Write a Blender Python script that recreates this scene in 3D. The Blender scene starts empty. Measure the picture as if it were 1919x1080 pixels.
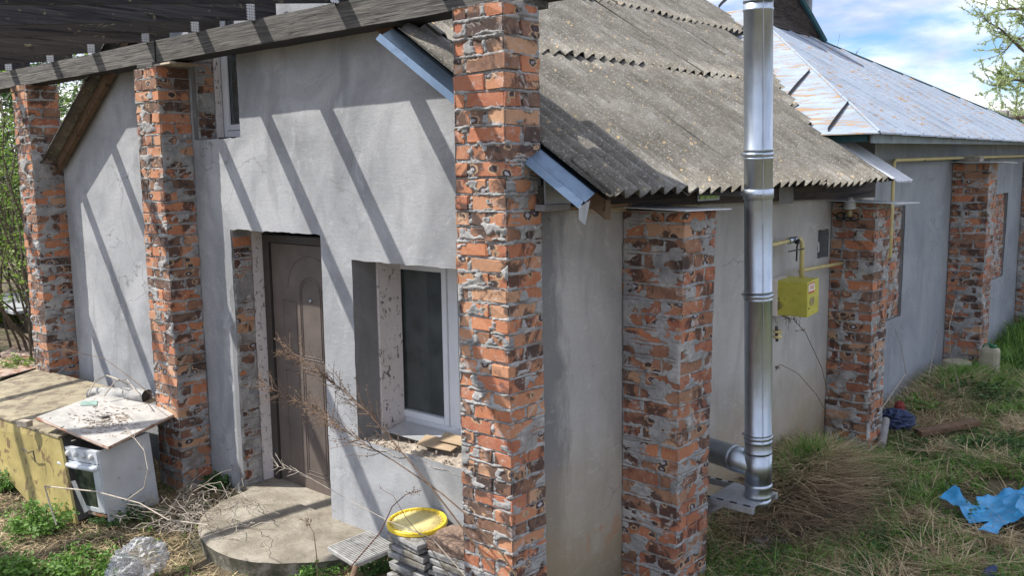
import bpy, bmesh, math, random
import numpy as np
from mathutils import Vector, Matrix
random.seed(7)
rng = np.random.default_rng(11)
S = bpy.context.scene
COL = S.collection
# ------------------------------------------------------------------ camera
cam_d = bpy.data.cameras.new('camera'); cam = bpy.data.objects.new('camera', cam_d); COL.objects.link(cam)
CAM = dict(f=1678.587, loc=(2.9652, -3.7993, 2.419), yaw=-0.71305, pitch=-0.132798, roll=-0.013604)
def cam_matrix(loc, yaw, pitch, roll):
    fw = Vector((math.sin(yaw)*math.cos(pitch), math.cos(yaw)*math.cos(pitch), math.sin(pitch)))
    r = Vector((math.cos(yaw), -math.sin(yaw), 0)); u = r.cross(fw)
    r2 = r*math.cos(roll)+u*math.sin(roll); u2 = -r*math.sin(roll)+u*math.cos(roll)
    M = Matrix((r2, u2, -fw)).transposed().to_4x4(); M.translation = Vector(loc); return M
cam.matrix_world = cam_matrix(CAM['loc'], CAM['yaw'], CAM['pitch'], CAM['roll'])
cam_d.sensor_width = 36; cam_d.lens = CAM['f']/1919*36; cam_d.clip_end = 3000; cam_d.clip_start = .05
S.camera = cam
# ------------------------------------------------------------------ light
SUN_DIR = Vector((-1.4, -1.0, 2.0)).normalized()      # towards the sun
elev = math.asin(SUN_DIR.z); rot = math.atan2(SUN_DIR.x, SUN_DIR.y)
sd = bpy.data.lights.new('sun', 'SUN'); sd.energy = 4.15; sd.angle = math.radians(.55); sd.color = (1, .955, .88)
so = bpy.data.objects.new('sun', sd); COL.objects.link(so); so.location = (-8, -8, 14)
so.rotation_euler = SUN_DIR.to_track_quat('Z', 'Y').to_euler()
w = bpy.data.worlds.new('World'); S.world = w; w.use_nodes = True
S.view_settings.view_transform = 'Standard'; S.view_settings.look = 'None'; S.view_settings.gamma = 1
S.view_settings.use_curve_mapping = False; S.view_settings.exposure = .72
S.cycles.max_bounces = 6; S.cycles.diffuse_bounces = 3; S.cycles.use_denoising = True

class NT:
    """small node helper"""
    def __init__(s, tree): s.t = tree; s.n = tree.nodes; s.l = tree.links
    def new(s, typ, ins=None, **kw):
        n = s.n.new(typ)
        for k, v in kw.items(): setattr(n, k, v)
        if ins:
            for k, v in ins.items():
                sock = n.inputs[k]
                if isinstance(v, bpy.types.NodeSocket): s.l.new(v, sock)
                elif v is not None: sock.default_value = v
        return n
    def math(s, op, a, b=0.0, c=None, clamp=False):
        d = {0: a, 1: b}
        if c is not None: d[2] = c
        return s.new('ShaderNodeMath', d, operation=op, use_clamp=clamp).outputs[0]
    def vmath(s, op, a, b=(0, 0, 0)): return s.new('ShaderNodeVectorMath', {0: a, 1: b}, operation=op).outputs[0]
    def noise(s, v, scale, detail=4, rough=.55, dist=0.0, w=None):
        n = s.new('ShaderNodeTexNoise', {'Vector': v, 'Scale': scale, 'Detail': detail, 'Roughness': rough, 'Distortion': dist})
        return n.outputs['Fac']
    def vor(s, v, scale, feature='F1', rnd=1.0, out='Distance'):
        return s.new('ShaderNodeTexVoronoi', {'Vector': v, 'Scale': scale, 'Randomness': rnd}, feature=feature).outputs[out]
    def ramp(s, fac, stops, interp='LINEAR'):
        n = s.new('ShaderNodeValToRGB', {'Fac': fac}); cr = n.color_ramp; cr.interpolation = interp
        while len(cr.elements) < len(stops): cr.elements.new(.5)
        for e, (p, c) in zip(cr.elements, stops):
            e.position = p; e.color = (c, c, c, 1) if isinstance(c, (int, float)) else (*c, 1)
        return n.outputs['Color']
    def mr(s, v, a, b, c=0.0, d=1.0): return s.new('ShaderNodeMapRange', {'Value': v, 'From Min': a, 'From Max': b, 'To Min': c, 'To Max': d}, clamp=True).outputs[0]
    def mix(s, fac, a, b, mode='MIX'):
        n = s.new('ShaderNodeMix', data_type='RGBA', blend_type=mode)
        for i, v in ((0, fac), (6, a), (7, b)):
            if isinstance(v, bpy.types.NodeSocket): s.l.new(v, n.inputs[i])
            elif i == 0: n.inputs[0].default_value = v
            else: n.inputs[i].default_value = (*v, 1) if len(v) == 3 else v
        return n.outputs[2]
    def scale(s, v, sc): return s.new('ShaderNodeMapping', {'Vector': v, 'Scale': sc}).outputs[0]
MATS = {}
def material(name, fn, rough=.9, **kw):
    m = bpy.data.materials.new(name); m.use_nodes = True; t = NT(m.node_tree)
    b = m.node_tree.nodes['Principled BSDF']; b.inputs['Roughness'].default_value = rough
    for k, v in kw.items(): b.inputs[k.replace('_', ' ')].default_value = v
    P = t.new('ShaderNodeNewGeometry').outputs['Position']
    r = fn(t, P)
    col, h, dist = (r + (None, 0))[:3] if isinstance(r, tuple) and not isinstance(r[0], float) else (r, None, 0)
    if isinstance(col, bpy.types.NodeSocket): t.l.new(col, b.inputs['Base Color'])
    else: b.inputs['Base Color'].default_value = (*col, 1)
    if h is not None:
        bu = t.new('ShaderNodeBump', {'Height': h, 'Distance': dist, 'Strength': 1.0}); t.l.new(bu.outputs[0], b.inputs['Normal'])
    m['b'] = 1; MATS[name] = m
    return m
def bsdf(m): return m.node_tree.nodes['Principled BSDF']

# world sky with broken cloud
t = NT(w.node_tree); bg = w.node_tree.nodes['Background']
sky = t.new('ShaderNodeTexSky', sky_type='NISHITA', sun_disc=False, sun_elevation=elev, sun_rotation=rot, air_density=1.0, dust_density=.6, ozone_density=1.5)
d = t.new('ShaderNodeTexCoord').outputs['Generated']
pv = t.scale(d, (3.2, 3.2, 11.0))
n1 = t.noise(t.vmath('ADD', pv, (0.0, 0.0, 0.0)), 1.0, 8, .56, .25); n2 = t.noise(t.vmath('ADD', pv, (3.1, 1.7, .4)), 1.3, 6, .55, .2)
cl = t.mr(n1, .37, .49)
shade = t.ramp(n2, [(.40, (5.0, 5.5, 7.4)), (.49, (7.2, 7.6, 9.0)), (.57, (10.6, 10.7, 10.9))])
clear = t.mix(1.0, sky.outputs[0], (.62, 1.0, 1.55), 'MULTIPLY')
skyc = t.mix(cl, clear, shade)
t.l.new(skyc, bg.inputs[0]); bg.inputs[1].default_value = .085

# ------------------------------------------------------------------ mesh helpers
def tagp(o, label=None, cat=None, group=None, kind=None):
    if label: o['label'] = label
    if cat: o['category'] = cat
    if group: o['group'] = group
    if kind: o['kind'] = kind
    return o
def empty(name, loc, label, cat, group=None):
    o = bpy.data.objects.new(name, None); COL.objects.link(o); o.location = loc; o.empty_display_size = .1
    return tagp(o, label, cat, group)
def link(name, me, parent=None, loc=None, **tags):
    o = bpy.data.objects.new(name, me); COL.objects.link(o)
    if loc is not None: o.location = loc
    if parent is not None:
        o.parent = parent
        pl = Vector(parent.location); q = parent.parent
        while q is not None: pl += Vector(q.location); q = q.parent
        if parent.rotation_euler.z == 0 and loc is None: o.location = -pl
        elif loc is not None: o.location = Vector(loc)-pl
    return tagp(o, **tags)
def me_arr(name, V, F, mat=None, smooth=False, rnd=None):
    """V (n,3) array, F (m,k) array"""
    me = bpy.data.meshes.new(name); V = np.asarray(V, dtype=np.float32); F = np.asarray(F, dtype=np.int32)
    k = F.shape[1]
    me.vertices.add(len(V)); me.vertices.foreach_set('co', V.ravel())
    me.loops.add(F.size); me.loops.foreach_set('vertex_index', F.ravel())
    me.polygons.add(len(F)); me.polygons.foreach_set('loop_start', np.arange(0, F.size, k, dtype=np.int32))
    me.polygons.foreach_set('loop_total', np.full(len(F), k, dtype=np.int32))
    me.polygons.foreach_set('use_smooth', np.full(len(F), bool(smooth)))
    me.update(calc_edges=True)
    if rnd is None: me.validate()
    else: me.attributes.new('rnd', 'FLOAT', 'POINT').data.foreach_set('value', np.asarray(rnd, dtype=np.float32))
    if mat:
        me.materials.append(MATS[mat])
    return me
class B:
    """bmesh collector"""
    def __init__(s): s.bm = bmesh.new()
    def box(s, a, b, bev=0.0, M=None, jit=0.0):
        a, b = Vector(a), Vector(b)
        r = bmesh.ops.create_cube(s.bm, size=1.0); vs = r['verts']
        for v in vs:
            v.co = Vector([(a[i]+b[i])/2+v.co[i]*(b[i]-a[i]) for i in range(3)])
            if jit: v.co += Vector([random.uniform(-jit, jit) for _ in range(3)])
        if bev:
            es = {e for v in vs for e in v.link_edges}
            r2 = bmesh.ops.bevel(s.bm, geom=list(es), offset=bev, segments=2 if bev > .004 else 1, affect='EDGES', profile=.6)
            vs = list({v for f in r2['faces'] for v in f.verts} | {v for v in vs if v.is_valid})
        if M is not None:
            for v in vs: v.co = M @ v.co
        return s
    def hexa(s, c):
        vs = [s.bm.verts.new(p) for p in c]
        for f in ((0, 3, 2, 1), (4, 5, 6, 7), (0, 1, 5, 4), (1, 2, 6, 5), (2, 3, 7, 6), (3, 0, 4, 7)): s.bm.faces.new([vs[i] for i in f])
        return s
    def poly(s, pts, ext=None):
        """polygon, optionally extruded by vector ext"""
        vs = [s.bm.verts.new(p) for p in pts]; n = len(vs)
        s.bm.faces.new(vs)
        if ext is not None:
            e = Vector(ext); ws = [s.bm.verts.new(Vector(p)+e) for p in pts]
            s.bm.faces.new(ws[::-1])
            for i in range(n): s.bm.faces.new((vs[i], ws[i], ws[(i+1) % n], vs[(i+1) % n]))
        return s
    def tube(s, pts, r, n=8, caps=True):
        pts = [Vector(p) for p in pts]; rings = []
        rs = r if isinstance(r, (list, tuple)) else [r]*len(pts)
        up = Vector((0, 0, 1)); prev = None
        for i, p in enumerate(pts):
            d = (pts[min(i+1, len(pts)-1)]-pts[max(i-1, 0)])
            if d.length < 1e-9: d = Vector((0, 0, 1))
            d.normalize()
            if prev is None:
                a = d.cross(up); a = d.cross(Vector((1, 0, 0))) if a.length < .1 else a; a.normalize()
            else:
                a = prev - d*prev.dot(d); a.normalize()
            prev = a; b = d.cross(a)
            rings.append([s.bm.verts.new(p+(a*math.cos(2*math.pi*k/n)+b*math.sin(2*math.pi*k/n))*rs[i]) for k in range(n)])
        for A, C in zip(rings, rings[1:]):
            for k in range(n):
                f = s.bm.faces.new((A[k], A[(k+1) % n], C[(k+1) % n], C[k])); f.smooth = n > 6
        if caps:
            s.bm.faces.new(rings[0][::-1]); s.bm.faces.new(rings[-1])
        return s
    def lathe(s, prof, origin=(0, 0, 0), axis=(0, 0, 1), n=24, smooth=True):
        """prof: (r, h) list"""
        o = Vector(origin); q = Vector((0, 0, 1)).rotation_difference(Vector(axis).normalized()); rings = []
        for r, h in prof:
            rings.append([s.bm.verts.new(o+q @ Vector((r*math.cos(2*math.pi*k/n), r*math.sin(2*math.pi*k/n), h))) for k in range(n)])
        for A, C in zip(rings, rings[1:]):
            for k in range(n):
                f = s.bm.faces.new((A[k], A[(k+1) % n], C[(k+1) % n], C[k])); f.smooth = smooth
        s.bm.faces.new(rings[0][::-1]); s.bm.faces.new(rings[-1])
        return s
    def done(s, name, mat, parent=None, **tags):
        bmesh.ops.recalc_face_normals(s.bm, faces=s.bm.faces)
        me = bpy.data.meshes.new(name); s.bm.to_mesh(me); s.bm.free()
        me.materials.append(MATS[mat])
        return link(name, me, parent, **tags)
# numpy value noise
_T = rng.random(1 << 16).astype(np.float32)
def vnoise(x, y, z=0.0):
    x = np.asarray(x, dtype=np.float64); y = np.asarray(y, dtype=np.float64); z = np.asarray(z, dtype=np.float64)+0*x
    xi, yi, zi = np.floor(x).astype(np.int64), np.floor(y).astype(np.int64), np.floor(z).astype(np.int64)
    fx, fy, fz = x-xi, y-yi, z-zi
    fx, fy, fz = [f*f*(3-2*f) for f in (fx, fy, fz)]
    def h(a, b, c): return _T[(a*73856093 ^ b*19349663 ^ c*83492791) & 65535]
    def L(a, b, f): return a+(b-a)*f
    return L(L(L(h(xi, yi, zi), h(xi+1, yi, zi), fx), L(h(xi, yi+1, zi), h(xi+1, yi+1, zi), fx), fy),
             L(L(h(xi, yi, zi+1), h(xi+1, yi, zi+1), fx), L(h(xi, yi+1, zi+1), h(xi+1, yi+1, zi+1), fx), fy), fz)
def fbm(x, y, z=0.0, o=4):
    s = 0; a = .5; t_ = 0
    for i in range(o):
        s = s+a*vnoise(x*2**i+17.3*i, y*2**i+9.1*i, np.asarray(z)*2**i+3.7*i); t_ += a; a *= .5
    return s/t_
def sst(a, b, x):
    q = np.clip((x-a)/(b-a), 0, 1); return q*q*(3-2*q)
def grid_faces(nu, nv):
    i = np.arange(nu-1)[:, None]*nv+np.arange(nv-1)[None, :]; i = i.ravel()
    return np.stack([i, i+nv, i+nv+1, i+1], 1)

# ------------------------------------------------------------------ materials
def m_brick(base):
    def fn(t, P):
        rnd = t.new('ShaderNodeObjectInfo').outputs['Random']
        c = t.ramp(rnd, base)
        n = t.noise(P, 14, 6, .6); c = t.mix(t.mr(n, .3, .75), c, t.mix(.4, c, (.62, .34, .20)))
        n2 = t.noise(P, 5, 5, .6, .5)
        c = t.mix(t.mr(n2, .52, .58, 0, .85), c, (.05, .034, .030))                      # burnt faces
        sep = t.new('ShaderNodeSeparateXYZ', {0: P})
        q = t.vmath('ADD', t.new('ShaderNodeCombineXYZ', {'X': t.math('ADD', sep.outputs[0], sep.outputs[1]), 'Y': t.math('MULTIPLY', sep.outputs[2], 1.6), 'Z': 0.0}).outputs[0], (0.0, 0.0, 0.0))
        v = t.new('ShaderNodeTexVoronoi', {'Vector': q, 'Scale': 9.0, 'Randomness': .9})
        dist = t.math('ADD', v.outputs['Distance'], t.math('MULTIPLY', t.math('SUBTRACT', t.noise(P, 32, 4), .5), .42))
        vs = t.new('ShaderNodeSeparateColor', {0: v.outputs['Color']})
        on = t.math('MULTIPLY', t.math('GREATER_THAN', vs.outputs[0], .22), t.math('GREATER_THAN', t.math('FRACT', t.math('MULTIPLY', rnd, 37.0)), .50))
        ring = t.ramp(dist, [(0, (.50, .48, .50)), (.14, (.36, .34, .36)), (.19, (.05, .035, .04)), (.29, (.07, .045, .04)), (.34, (.46, .31, .19)), (.40, (.48, .31, .18))])
        mask = t.math('MULTIPLY', on, t.math('LESS_THAN', dist, .39))
        c = t.mix(mask, c, ring)
        lime = t.mr(t.noise(P, 10, 7, .75, 1.2), .56, .66, 0, .8)
        c = t.mix(lime, c, (.52, .48, .45))
        grime = t.mr(t.noise(P, 60, 3, .7), .45, .75, 0, .45); c = t.mix(grime, c, t.mix(.5, c, (.10, .06, .05)))
        hh = t.math('ADD', t.math('MULTIPLY', t.noise(P, 90, 5, .7), .5), t.math('MULTIPLY', n, 1.0))
        return c, hh, .004
    return fn
OR, RD, SA, BR, DK = (.46, .165, .075), (.32, .10, .055), (.46, .28, .17), (.19, .095, .06), (.06, .042, .038)
material('brick_warm', m_brick([(0, RD), (.2, OR), (.38, SA), (.54, OR), (.68, BR), (.86, DK)]), .92)
material('brick_burnt', m_brick([(0, RD), (.22, BR), (.40, OR), (.58, RD), (.72, DK), (.86, BR), (1, SA)]), .92)
def f_mortar(t, P):
    c = t.ramp(t.noise(P, 7, 6, .6), [(.3, (.20, .20, .20)), (.5, (.32, .315, .305)), (.7, (.46, .45, .43))])
    c = t.mix(t.mr(t.noise(P, 3.2, 5), .56, .68, 0, .8), c, (.22, .18, .15))
    c = t.mix(t.mr(t.noise(P, 19, 5, .7), .60, .70, 0, .8), c, (.58, .57, .56))
    return c, t.noise(P, 130, 5, .75), .004
material('mortar', f_mortar, .95)
def m_plaster(a, b, stain=False, side=False):
    def fn(t, P):
        n = t.noise(P, 1.3, 7, .6, .6)
        c = t.mix(t.mr(n, .38, .62), a, b)
        st = t.noise(t.scale(P, (2.2, 2.2, .7)), 1.0, 6, .6, 1.5)
        c = t.mix(t.mr(st, .52, .68, 0, .5), c, tuple(x*.70 for x in a))
        c = t.mix(t.mr(t.noise(P, 3.7, 6, .65, 2.0), .60, .70, 0, .45), c, tuple(min(1, x*1.28) for x in b))
        c = t.mix(t.mr(t.noise(P, 45, 4, .7), .45, .7, 0, .22), c, tuple(x*.7 for x in a))
        if side:
            sep = t.new('ShaderNodeSeparateXYZ', {0: P})
            y = t.math('ADD', sep.outputs[1], t.math('MULTIPLY', t.math('SUBTRACT', t.noise(t.scale(P, (1, 4, 1.2)), 1.6, 7, .65, .5), .5), .55))
            m1 = t.mr(y, -.02, .1, 1, 0)
            c = t.mix(t.math('MULTIPLY', m1, .8), c, (.15, .15, .155))
            z = t.math('ADD', sep.outputs[2], t.math('MULTIPLY', t.math('SUBTRACT', t.noise(P, 2.2, 6, .6), .5), .9))
            c = t.mix(t.mr(z, .15, .95, .8, 0), c, (.33, .255, .155))
            c = t.mix(t.mr(z, -.1, .35, .7, 0), c, (.20, .165, .10))
            rs = t.mr(t.noise(P, 2.9, 5, .6, .4), .63, .70); c = t.mix(t.math('MULTIPLY', rs, t.mr(sep.outputs[2], .3, 1.0, .55, 0)), c, (.42, .19, .08))
        ck = t.vor(t.vmath('ADD', P, t.scale(t.new('ShaderNodeTexNoise', {'Vector': P, 'Scale': 3.0, 'Detail': 5.0}).outputs['Color'], (.5, .5, .5))), 1.1, 'DISTANCE_TO_EDGE')
        c = t.mix(t.math('MULTIPLY', t.math('LESS_THAN', ck, .0035), t.mr(t.noise(P, 1.1, 2), .5, .6, 0, .55)), c, (.10, .10, .10))
        tw = t.noise(t.scale(P, (1.2, 1.2, 5)), 3.0, 7, .75, 2.5); c = t.mix(t.mr(tw, .58, .66, 0, .22), c, tuple(x*1.35 for x in b))
        speck = t.math('LESS_THAN', t.vor(P, 9, rnd=1.0), .035)
        c = t.mix(t.math('MULTIPLY', speck, .7), c, (.1, .1, .1))
        h = t.math('ADD', t.math('ADD', t.math('MULTIPLY', t.noise(P, 4.5, 6, .6, .4), .8), t.math('MULTIPLY', tw, .5)), t.math('MULTIPLY', t.noise(P, 110, 4, .7), .22))
        return c, h, .0045
    return fn
material('plaster', m_plaster((.26, .268, .28), (.415, .422, .435)), .88)
material('plaster_side', m_plaster((.38, .365, .345), (.48, .465, .44), side=True), .9)
material('plaster_main', m_plaster((.25, .27, .295), (.335, .355, .38)), .9)
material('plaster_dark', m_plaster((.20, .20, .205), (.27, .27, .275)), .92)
def f_flaky(t, P):
    c = t.mix(t.mr(t.noise(P, 6, 5), .35, .7), (.66, .60, .585), (.74, .70, .68))
    sp = t.mr(t.noise(t.scale(P, (1, 1, .7)), 30, 5, .75, .6), .575, .61, 0, 1)
    c = t.mix(t.math('MULTIPLY', sp, t.mr(t.noise(P, 3.1, 4), .36, .50)), c, (.09, .085, .08))
    return c, t.noise(P, 30, 5, .7), .003
material('flaky_white', f_flaky, .8)
def m_wood(a, b, c3, sc=(1, 22, 22), wh=0.0):
    def fn(t, P):
        q = t.scale(P, sc); n = t.noise(q, 1.6, 7, .65, 1.2); c = t.ramp(n, [(.28, c3), (.48, a), (.7, b)])
        ov = t.new('ShaderNodeObjectInfo').outputs['Random']; c = t.mix(t.math('MULTIPLY', ov, .75), c, c3)
        kn = t.vor(t.scale(P, (2.2, 6, 6)), 1.0); c = t.mix(t.mr(kn, .05, .16, .75, 0), c, c3)
        cr = t.mr(t.noise(t.scale(P, tuple(x*.5 if x > 3 else x*.35 for x in sc)), 4.2, 4, .6, .6), .60, .62); c = t.mix(t.math('MULTIPLY', cr, .8), c, tuple(x*.3 for x in c3))
        if wh: c = t.mix(t.mr(t.noise(t.scale(P, (.8, 3, 5)), 2.0, 6, .7, 2), .62, .70, 0, wh), c, (.42, .38, .22))
        return c, n, .008
    return fn
material('weathered_beam', m_wood((.11, .105, .095), (.24, .22, .195), (.03, .028, .026), (1.5, 38, 38)), .9)
material('dark_rafter', m_wood((.048, .046, .048), (.11, .10, .092), (.014, .013, .015), (22, 1, 22), .6), .92)
material('brown_rafter', m_wood((.085, .072, .062), (.15, .125, .10), (.03, .026, .023), (22, 1, 22), .75), .92)
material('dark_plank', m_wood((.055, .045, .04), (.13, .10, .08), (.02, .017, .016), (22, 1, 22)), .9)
material('brown_plank', m_wood((.20, .12, .07), (.32, .22, .13), (.08, .05, .03), (6, 6, 6)), .9)
material('pale_wood', m_wood((.42, .35, .26), (.55, .48, .38), (.2, .15, .1), (3, 14, 14)), .88)
def f_ac(t, P):
    n = t.noise(P, 3.0, 8, .7, .4)
    c = t.ramp(n, [(.3, (.09, .08, .062)), (.5, (.175, .16, .135)), (.7, (.30, .285, .255))])
    g = t.noise(t.scale(P, (1.6, 18, 1.6)), 1.0, 5, .6); c = t.mix(t.mr(g, .48, .70, 0, .6), c, (.13, .12, .095))
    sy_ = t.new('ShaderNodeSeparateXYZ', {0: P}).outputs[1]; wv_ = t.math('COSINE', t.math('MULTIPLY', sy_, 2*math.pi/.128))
    c = t.mix(t.mr(t.math('ADD', wv_, t.math('MULTIPLY', t.math('SUBTRACT', n, .5), 3.0)), -.1, -.95, 0, .8), c, (.075, .07, .055))  # dirty valleys, darkened further to paint in the corrugation's shade
    pale = t.mr(t.noise(P, 80, 3, .7), .56, .66, 0, .5); c = t.mix(pale, c, (.58, .57, .54))
    dk = t.mr(t.noise(P, 55, 4, .75), .55, .66, 0, .55); c = t.mix(dk, c, (.07, .07, .06))
    v = t.new('ShaderNodeTexVoronoi', {'Vector': P, 'Scale': 30.0, 'Randomness': 1.0})
    dd = t.math('ADD', v.outputs['Distance'], t.math('MULTIPLY', t.math('SUBTRACT', t.noise(P, 90, 3), .5), .22)); vc = t.new('ShaderNodeSeparateColor', {0: v.outputs['Color']})
    on = t.math('MULTIPLY', t.math('GREATER_THAN', vc.outputs[0], .60), t.mr(t.noise(P, 2.6, 5, .7), .47, .56))
    rad = t.math('MULTIPLY', vc.outputs[1], .30)
    ring = t.math('MULTIPLY', t.math('LESS_THAN', dd, t.math('ADD', rad, .06)), t.math('GREATER_THAN', dd, t.math('MULTIPLY', rad, .6)))
    c = t.mix(t.math('MULTIPLY', t.math('MULTIPLY', ring, on), .85), c, (.58, .42, .22))
    return c, t.math('ADD', t.noise(P, 60, 5, .75), t.math('MULTIPLY', t.noise(P, 240, 2), .5)), .006
material('asbestos_sheet', f_ac, .95)
def f_peel(t, P):
    c = t.mix(t.mr(t.noise(P, 2.5, 6), .35, .7), (.26, .31, .38), (.36, .42, .50))
    n = t.noise(t.scale(P, (1.0, 2.6, 9.0)), 4.6, 7, .7, .5)
    k = t.math('MULTIPLY', t.mr(n, .562, .578), t.mr(t.noise(P, 1.6, 4), .40, .50))
    c = t.mix(k, c, (.40, .25, .13))
    k2 = t.mr(n, .557, .573); k2 = t.math('MULTIPLY', k2, t.mr(n, .575, .588, 1, 0)); c = t.mix(t.math('MULTIPLY', k2, .6), c, (.2, .2, .22))
    c = t.mix(t.mr(t.noise(P, 28, 4, .7), .58, .7, 0, .5), c, (.35, .36, .38))
    return c, n, .006
material('peeling_metal', f_peel, .6)
def f_peel2(t, P):
    c = t.mix(t.mr(t.noise(P, 2.5, 6), .35, .7), (.25, .30, .37), (.34, .40, .48))
    n = t.noise(t.scale(P, (.9, 4.5, 9.0)), 3.2, 8, .72, .5)
    c = t.mix(t.math('MULTIPLY', t.mr(n, .535, .555), t.mr(t.noise(P, 2.2, 4), .36, .46)), c, (.34, .22, .12))
    k2 = t.math('MULTIPLY', t.mr(n, .520, .534), t.mr(n, .535, .55, 1, 0)); c = t.mix(t.math('MULTIPLY', k2, .75), c, (.12, .12, .13))
    return c, n, .012
material('peeling_hip', f_peel2, .6)

def m_galv(tint=(.62, .66, .70), rough=.3):
    def fn(t, P):
        c = t.mix(t.mr(t.noise(P, 10, 4), .35, .7), tint, tuple(x*.85 for x in tint)); c = t.mix(t.mr(t.noise(t.scale(P, (9, 9, .8)), 1.6, 6, .7), .50, .66, 0, .55), c, tuple(x*.5 for x in tint))
        return c, t.noise(t.scale(P, (3, 3, .8)), 4, 3), .0015
    return fn
material('galvanised', m_galv((.50, .56, .63)), .36, Metallic=1.0)
material('flashing_metal', m_galv((.17, .235, .32)), .36, Metallic=1.0)
material('matt_galvanised', m_galv((.45, .47, .50)), .5, Metallic=.6)
def flat(c, v=.12, sc=20, rust=None, rl=.6):
    def fn(t, P):
        k = t.mix(t.mr(t.noise(P, sc, 5), .3, .7), tuple(x*(1-v) for x in c), tuple(min(1, x*(1+v)) for x in c))
        if rust: k = t.mix(t.mr(t.noise(P, 9, 7, .7, .5), rl, rl+.06, 0, .9), k, rust)
        return k, t.noise(P, 70, 4), .0015
    return fn
material('beam_shade', flat((.016, .015, .016), .3, 30), .85)  # near-black colour that paints shade onto the beam
material('door_leaf', flat((.125, .10, .086), .2, 6), .55)
material('door_frame_paint', flat((.05, .042, .038), .15, 8), .5)
material('white_plastic', flat((.72, .74, .78), .04, 4), .35)
material('white_cap', flat((.62, .64, .66), .10, 8), .45)
material('glass_dark', lambda t, P: (.012, .016, .018), .04, Specular_IOR_Level=.6)
material('black_rubber', flat((.02, .02, .02)), .6)
material('enamel', flat((.56, .59, .62), .12, 5, (.26, .17, .11), .62), .35)
material('enamel_board', flat((.50, .485, .455), .25, 9, (.24, .18, .13), .565), .6)
material('yellow_cabinet', flat((.36, .29, .105), .3, 4, (.15, .095, .05), .545), .6)
material('cabinet_top', flat((.28, .24, .16), .3, 5, (.15, .115, .08), .50), .75)
material('dark_metal', flat((.06, .055, .05), .3, 8), .7)
material('gas_yellow', flat((.52, .475, .075), .16, 9, (.16, .13, .05), .58), .45)
material('pipe_yellow', flat((.62, .52, .24), .12, 16, (.30, .22, .12), .64), .5)
material('lid_yellow', flat((.80, .58, .04), .06, 10), .45)
material('lid_inside', flat((.72, .62, .28), .15, 14, (.40, .30, .16), .58), .7)
material('sticker_white', flat((.75, .68, .6), .06), .6)
material('sticker_red', flat((.55, .05, .03), .06), .6)
material('beige_glass', flat((.30, .25, .12), .2), .3)
material('lime_label', flat((.30, .48, .12), .4, 40), .5)
def f_conc(t, P):
    c = t.ramp(t.noise(P, 3.2, 7, .65), [(.3, (.15, .13, .095)), (.5, (.27, .24, .19)), (.7, (.38, .35, .29))])
    c = t.mix(t.mr(t.noise(P, 34, 5, .75), .54, .68, 0, .6), c, (.15, .12, .08))
    sep = t.new('ShaderNodeSeparateXYZ', {0: P})
    return c, t.noise(P, 26, 6, .7), .01
material('old_concrete', f_conc, .95)
def f_moss(t, P):
    c = t.ramp(t.noise(P, 8, 6, .65), [(.35, (.05, .06, .03)), (.5, (.12, .11, .08)), (.65, (.30, .28, .23))])
    return c, t.noise(P, 26, 6, .7), .012
material('mossy_concrete', f_moss, .95)
material('paving_tile', flat((.27, .268, .26), .3, 14, (.13, .115, .09), .52), .92)
material('granite', flat((.22, .15, .11), .45, 60), .85)
material('textured_tile', flat((.34, .335, .32), .22, 20, (.18, .165, .14), .56), .8)
def f_panel(t, P):
    d_ = t.math('LESS_THAN', t.vor(P, 60, rnd=.5), .25); return t.mix(d_, (.55, .56, .57), (.33, .34, .36)), d_, .002
material('dimpled_sheet', f_panel, .35, Metallic=.4)
material('cardboard', flat((.42, .31, .2), .15, 12), .95)
material('crumbled_mortar', flat((.36, .31, .25), .3, 24), .95)
def f_ground(t, P):
    n = t.noise(P, 4.0, 8, .7); c = t.ramp(n, [(.32, (.05, .038, .024)), (.5, (.13, .10, .06)), (.66, (.24, .19, .12))])
    c = t.mix(t.mr(t.noise(P, 1.2, 5), .48, .62, 0, .7), c, (.07, .085, .03))
    return c, t.noise(P, 30, 6, .7), .03
material('soil', f_ground, 1.0)
def leafmat(name, a, b, trans=.3, rough=.6):
    def fn(t, P):
        r = t.noise(P, 6, 3); f = t.new('ShaderNodeAttribute', attribute_name='rnd').outputs['Fac']
        k = t.math('ADD', t.math('MULTIPLY', f, 1.1), t.math('MULTIPLY', t.math('SUBTRACT', r, .5), .8))
        return t.mix(t.mr(k, 0, 1), a, b)
    m = material(name, fn, rough); tr = m.node_tree.nodes.new('ShaderNodeBsdfTranslucent')
    mx = m.node_tree.nodes.new('ShaderNodeMixShader'); mx.inputs[0].default_value = trans; out = m.node_tree.nodes['Material Output']; p = bsdf(m)
    src = p.inputs['Base Color'].links[0].from_socket
    L = m.node_tree.links; L.new(src, tr.inputs[0]); L.new(p.outputs[0], mx.inputs[1]); L.new(tr.outputs[0], mx.inputs[2]); L.new(mx.outputs[0], out.inputs[0])
    return m
leafmat('green_blade', (.05, .13, .02), (.24, .42, .08))
leafmat('dry_blade', (.24, .16, .08), (.70, .58, .36), .2, .8)
leafmat('dead_blade', (.07, .045, .03), (.34, .25, .15), .1, .9)
leafmat('weed_leaf', (.07, .16, .025), (.18, .34, .06), .35)
leafmat('dark_leaf', (.035, .085, .02), (.08, .17, .04), .3)
leafmat('bush_leaf', (.12, .22, .03), (.26, .38, .07), .4)
leafmat('olive_leaf', (.42, .50, .24), (.62, .68, .42), .55)
material('twig_brown', flat((.15, .095, .06), .3, 40), .85)
material('twig_red', flat((.14, .06, .035), .3, 40), .8)
material('twig_grey', flat((.40, .35, .29), .25, 30), .85)
material('bark', flat((.11, .085, .06), .4, 20), .95)
material('blue_plastic', flat((.03, .27, .54), .35, 6, (.16, .30, .42), .60), .45)
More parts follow.
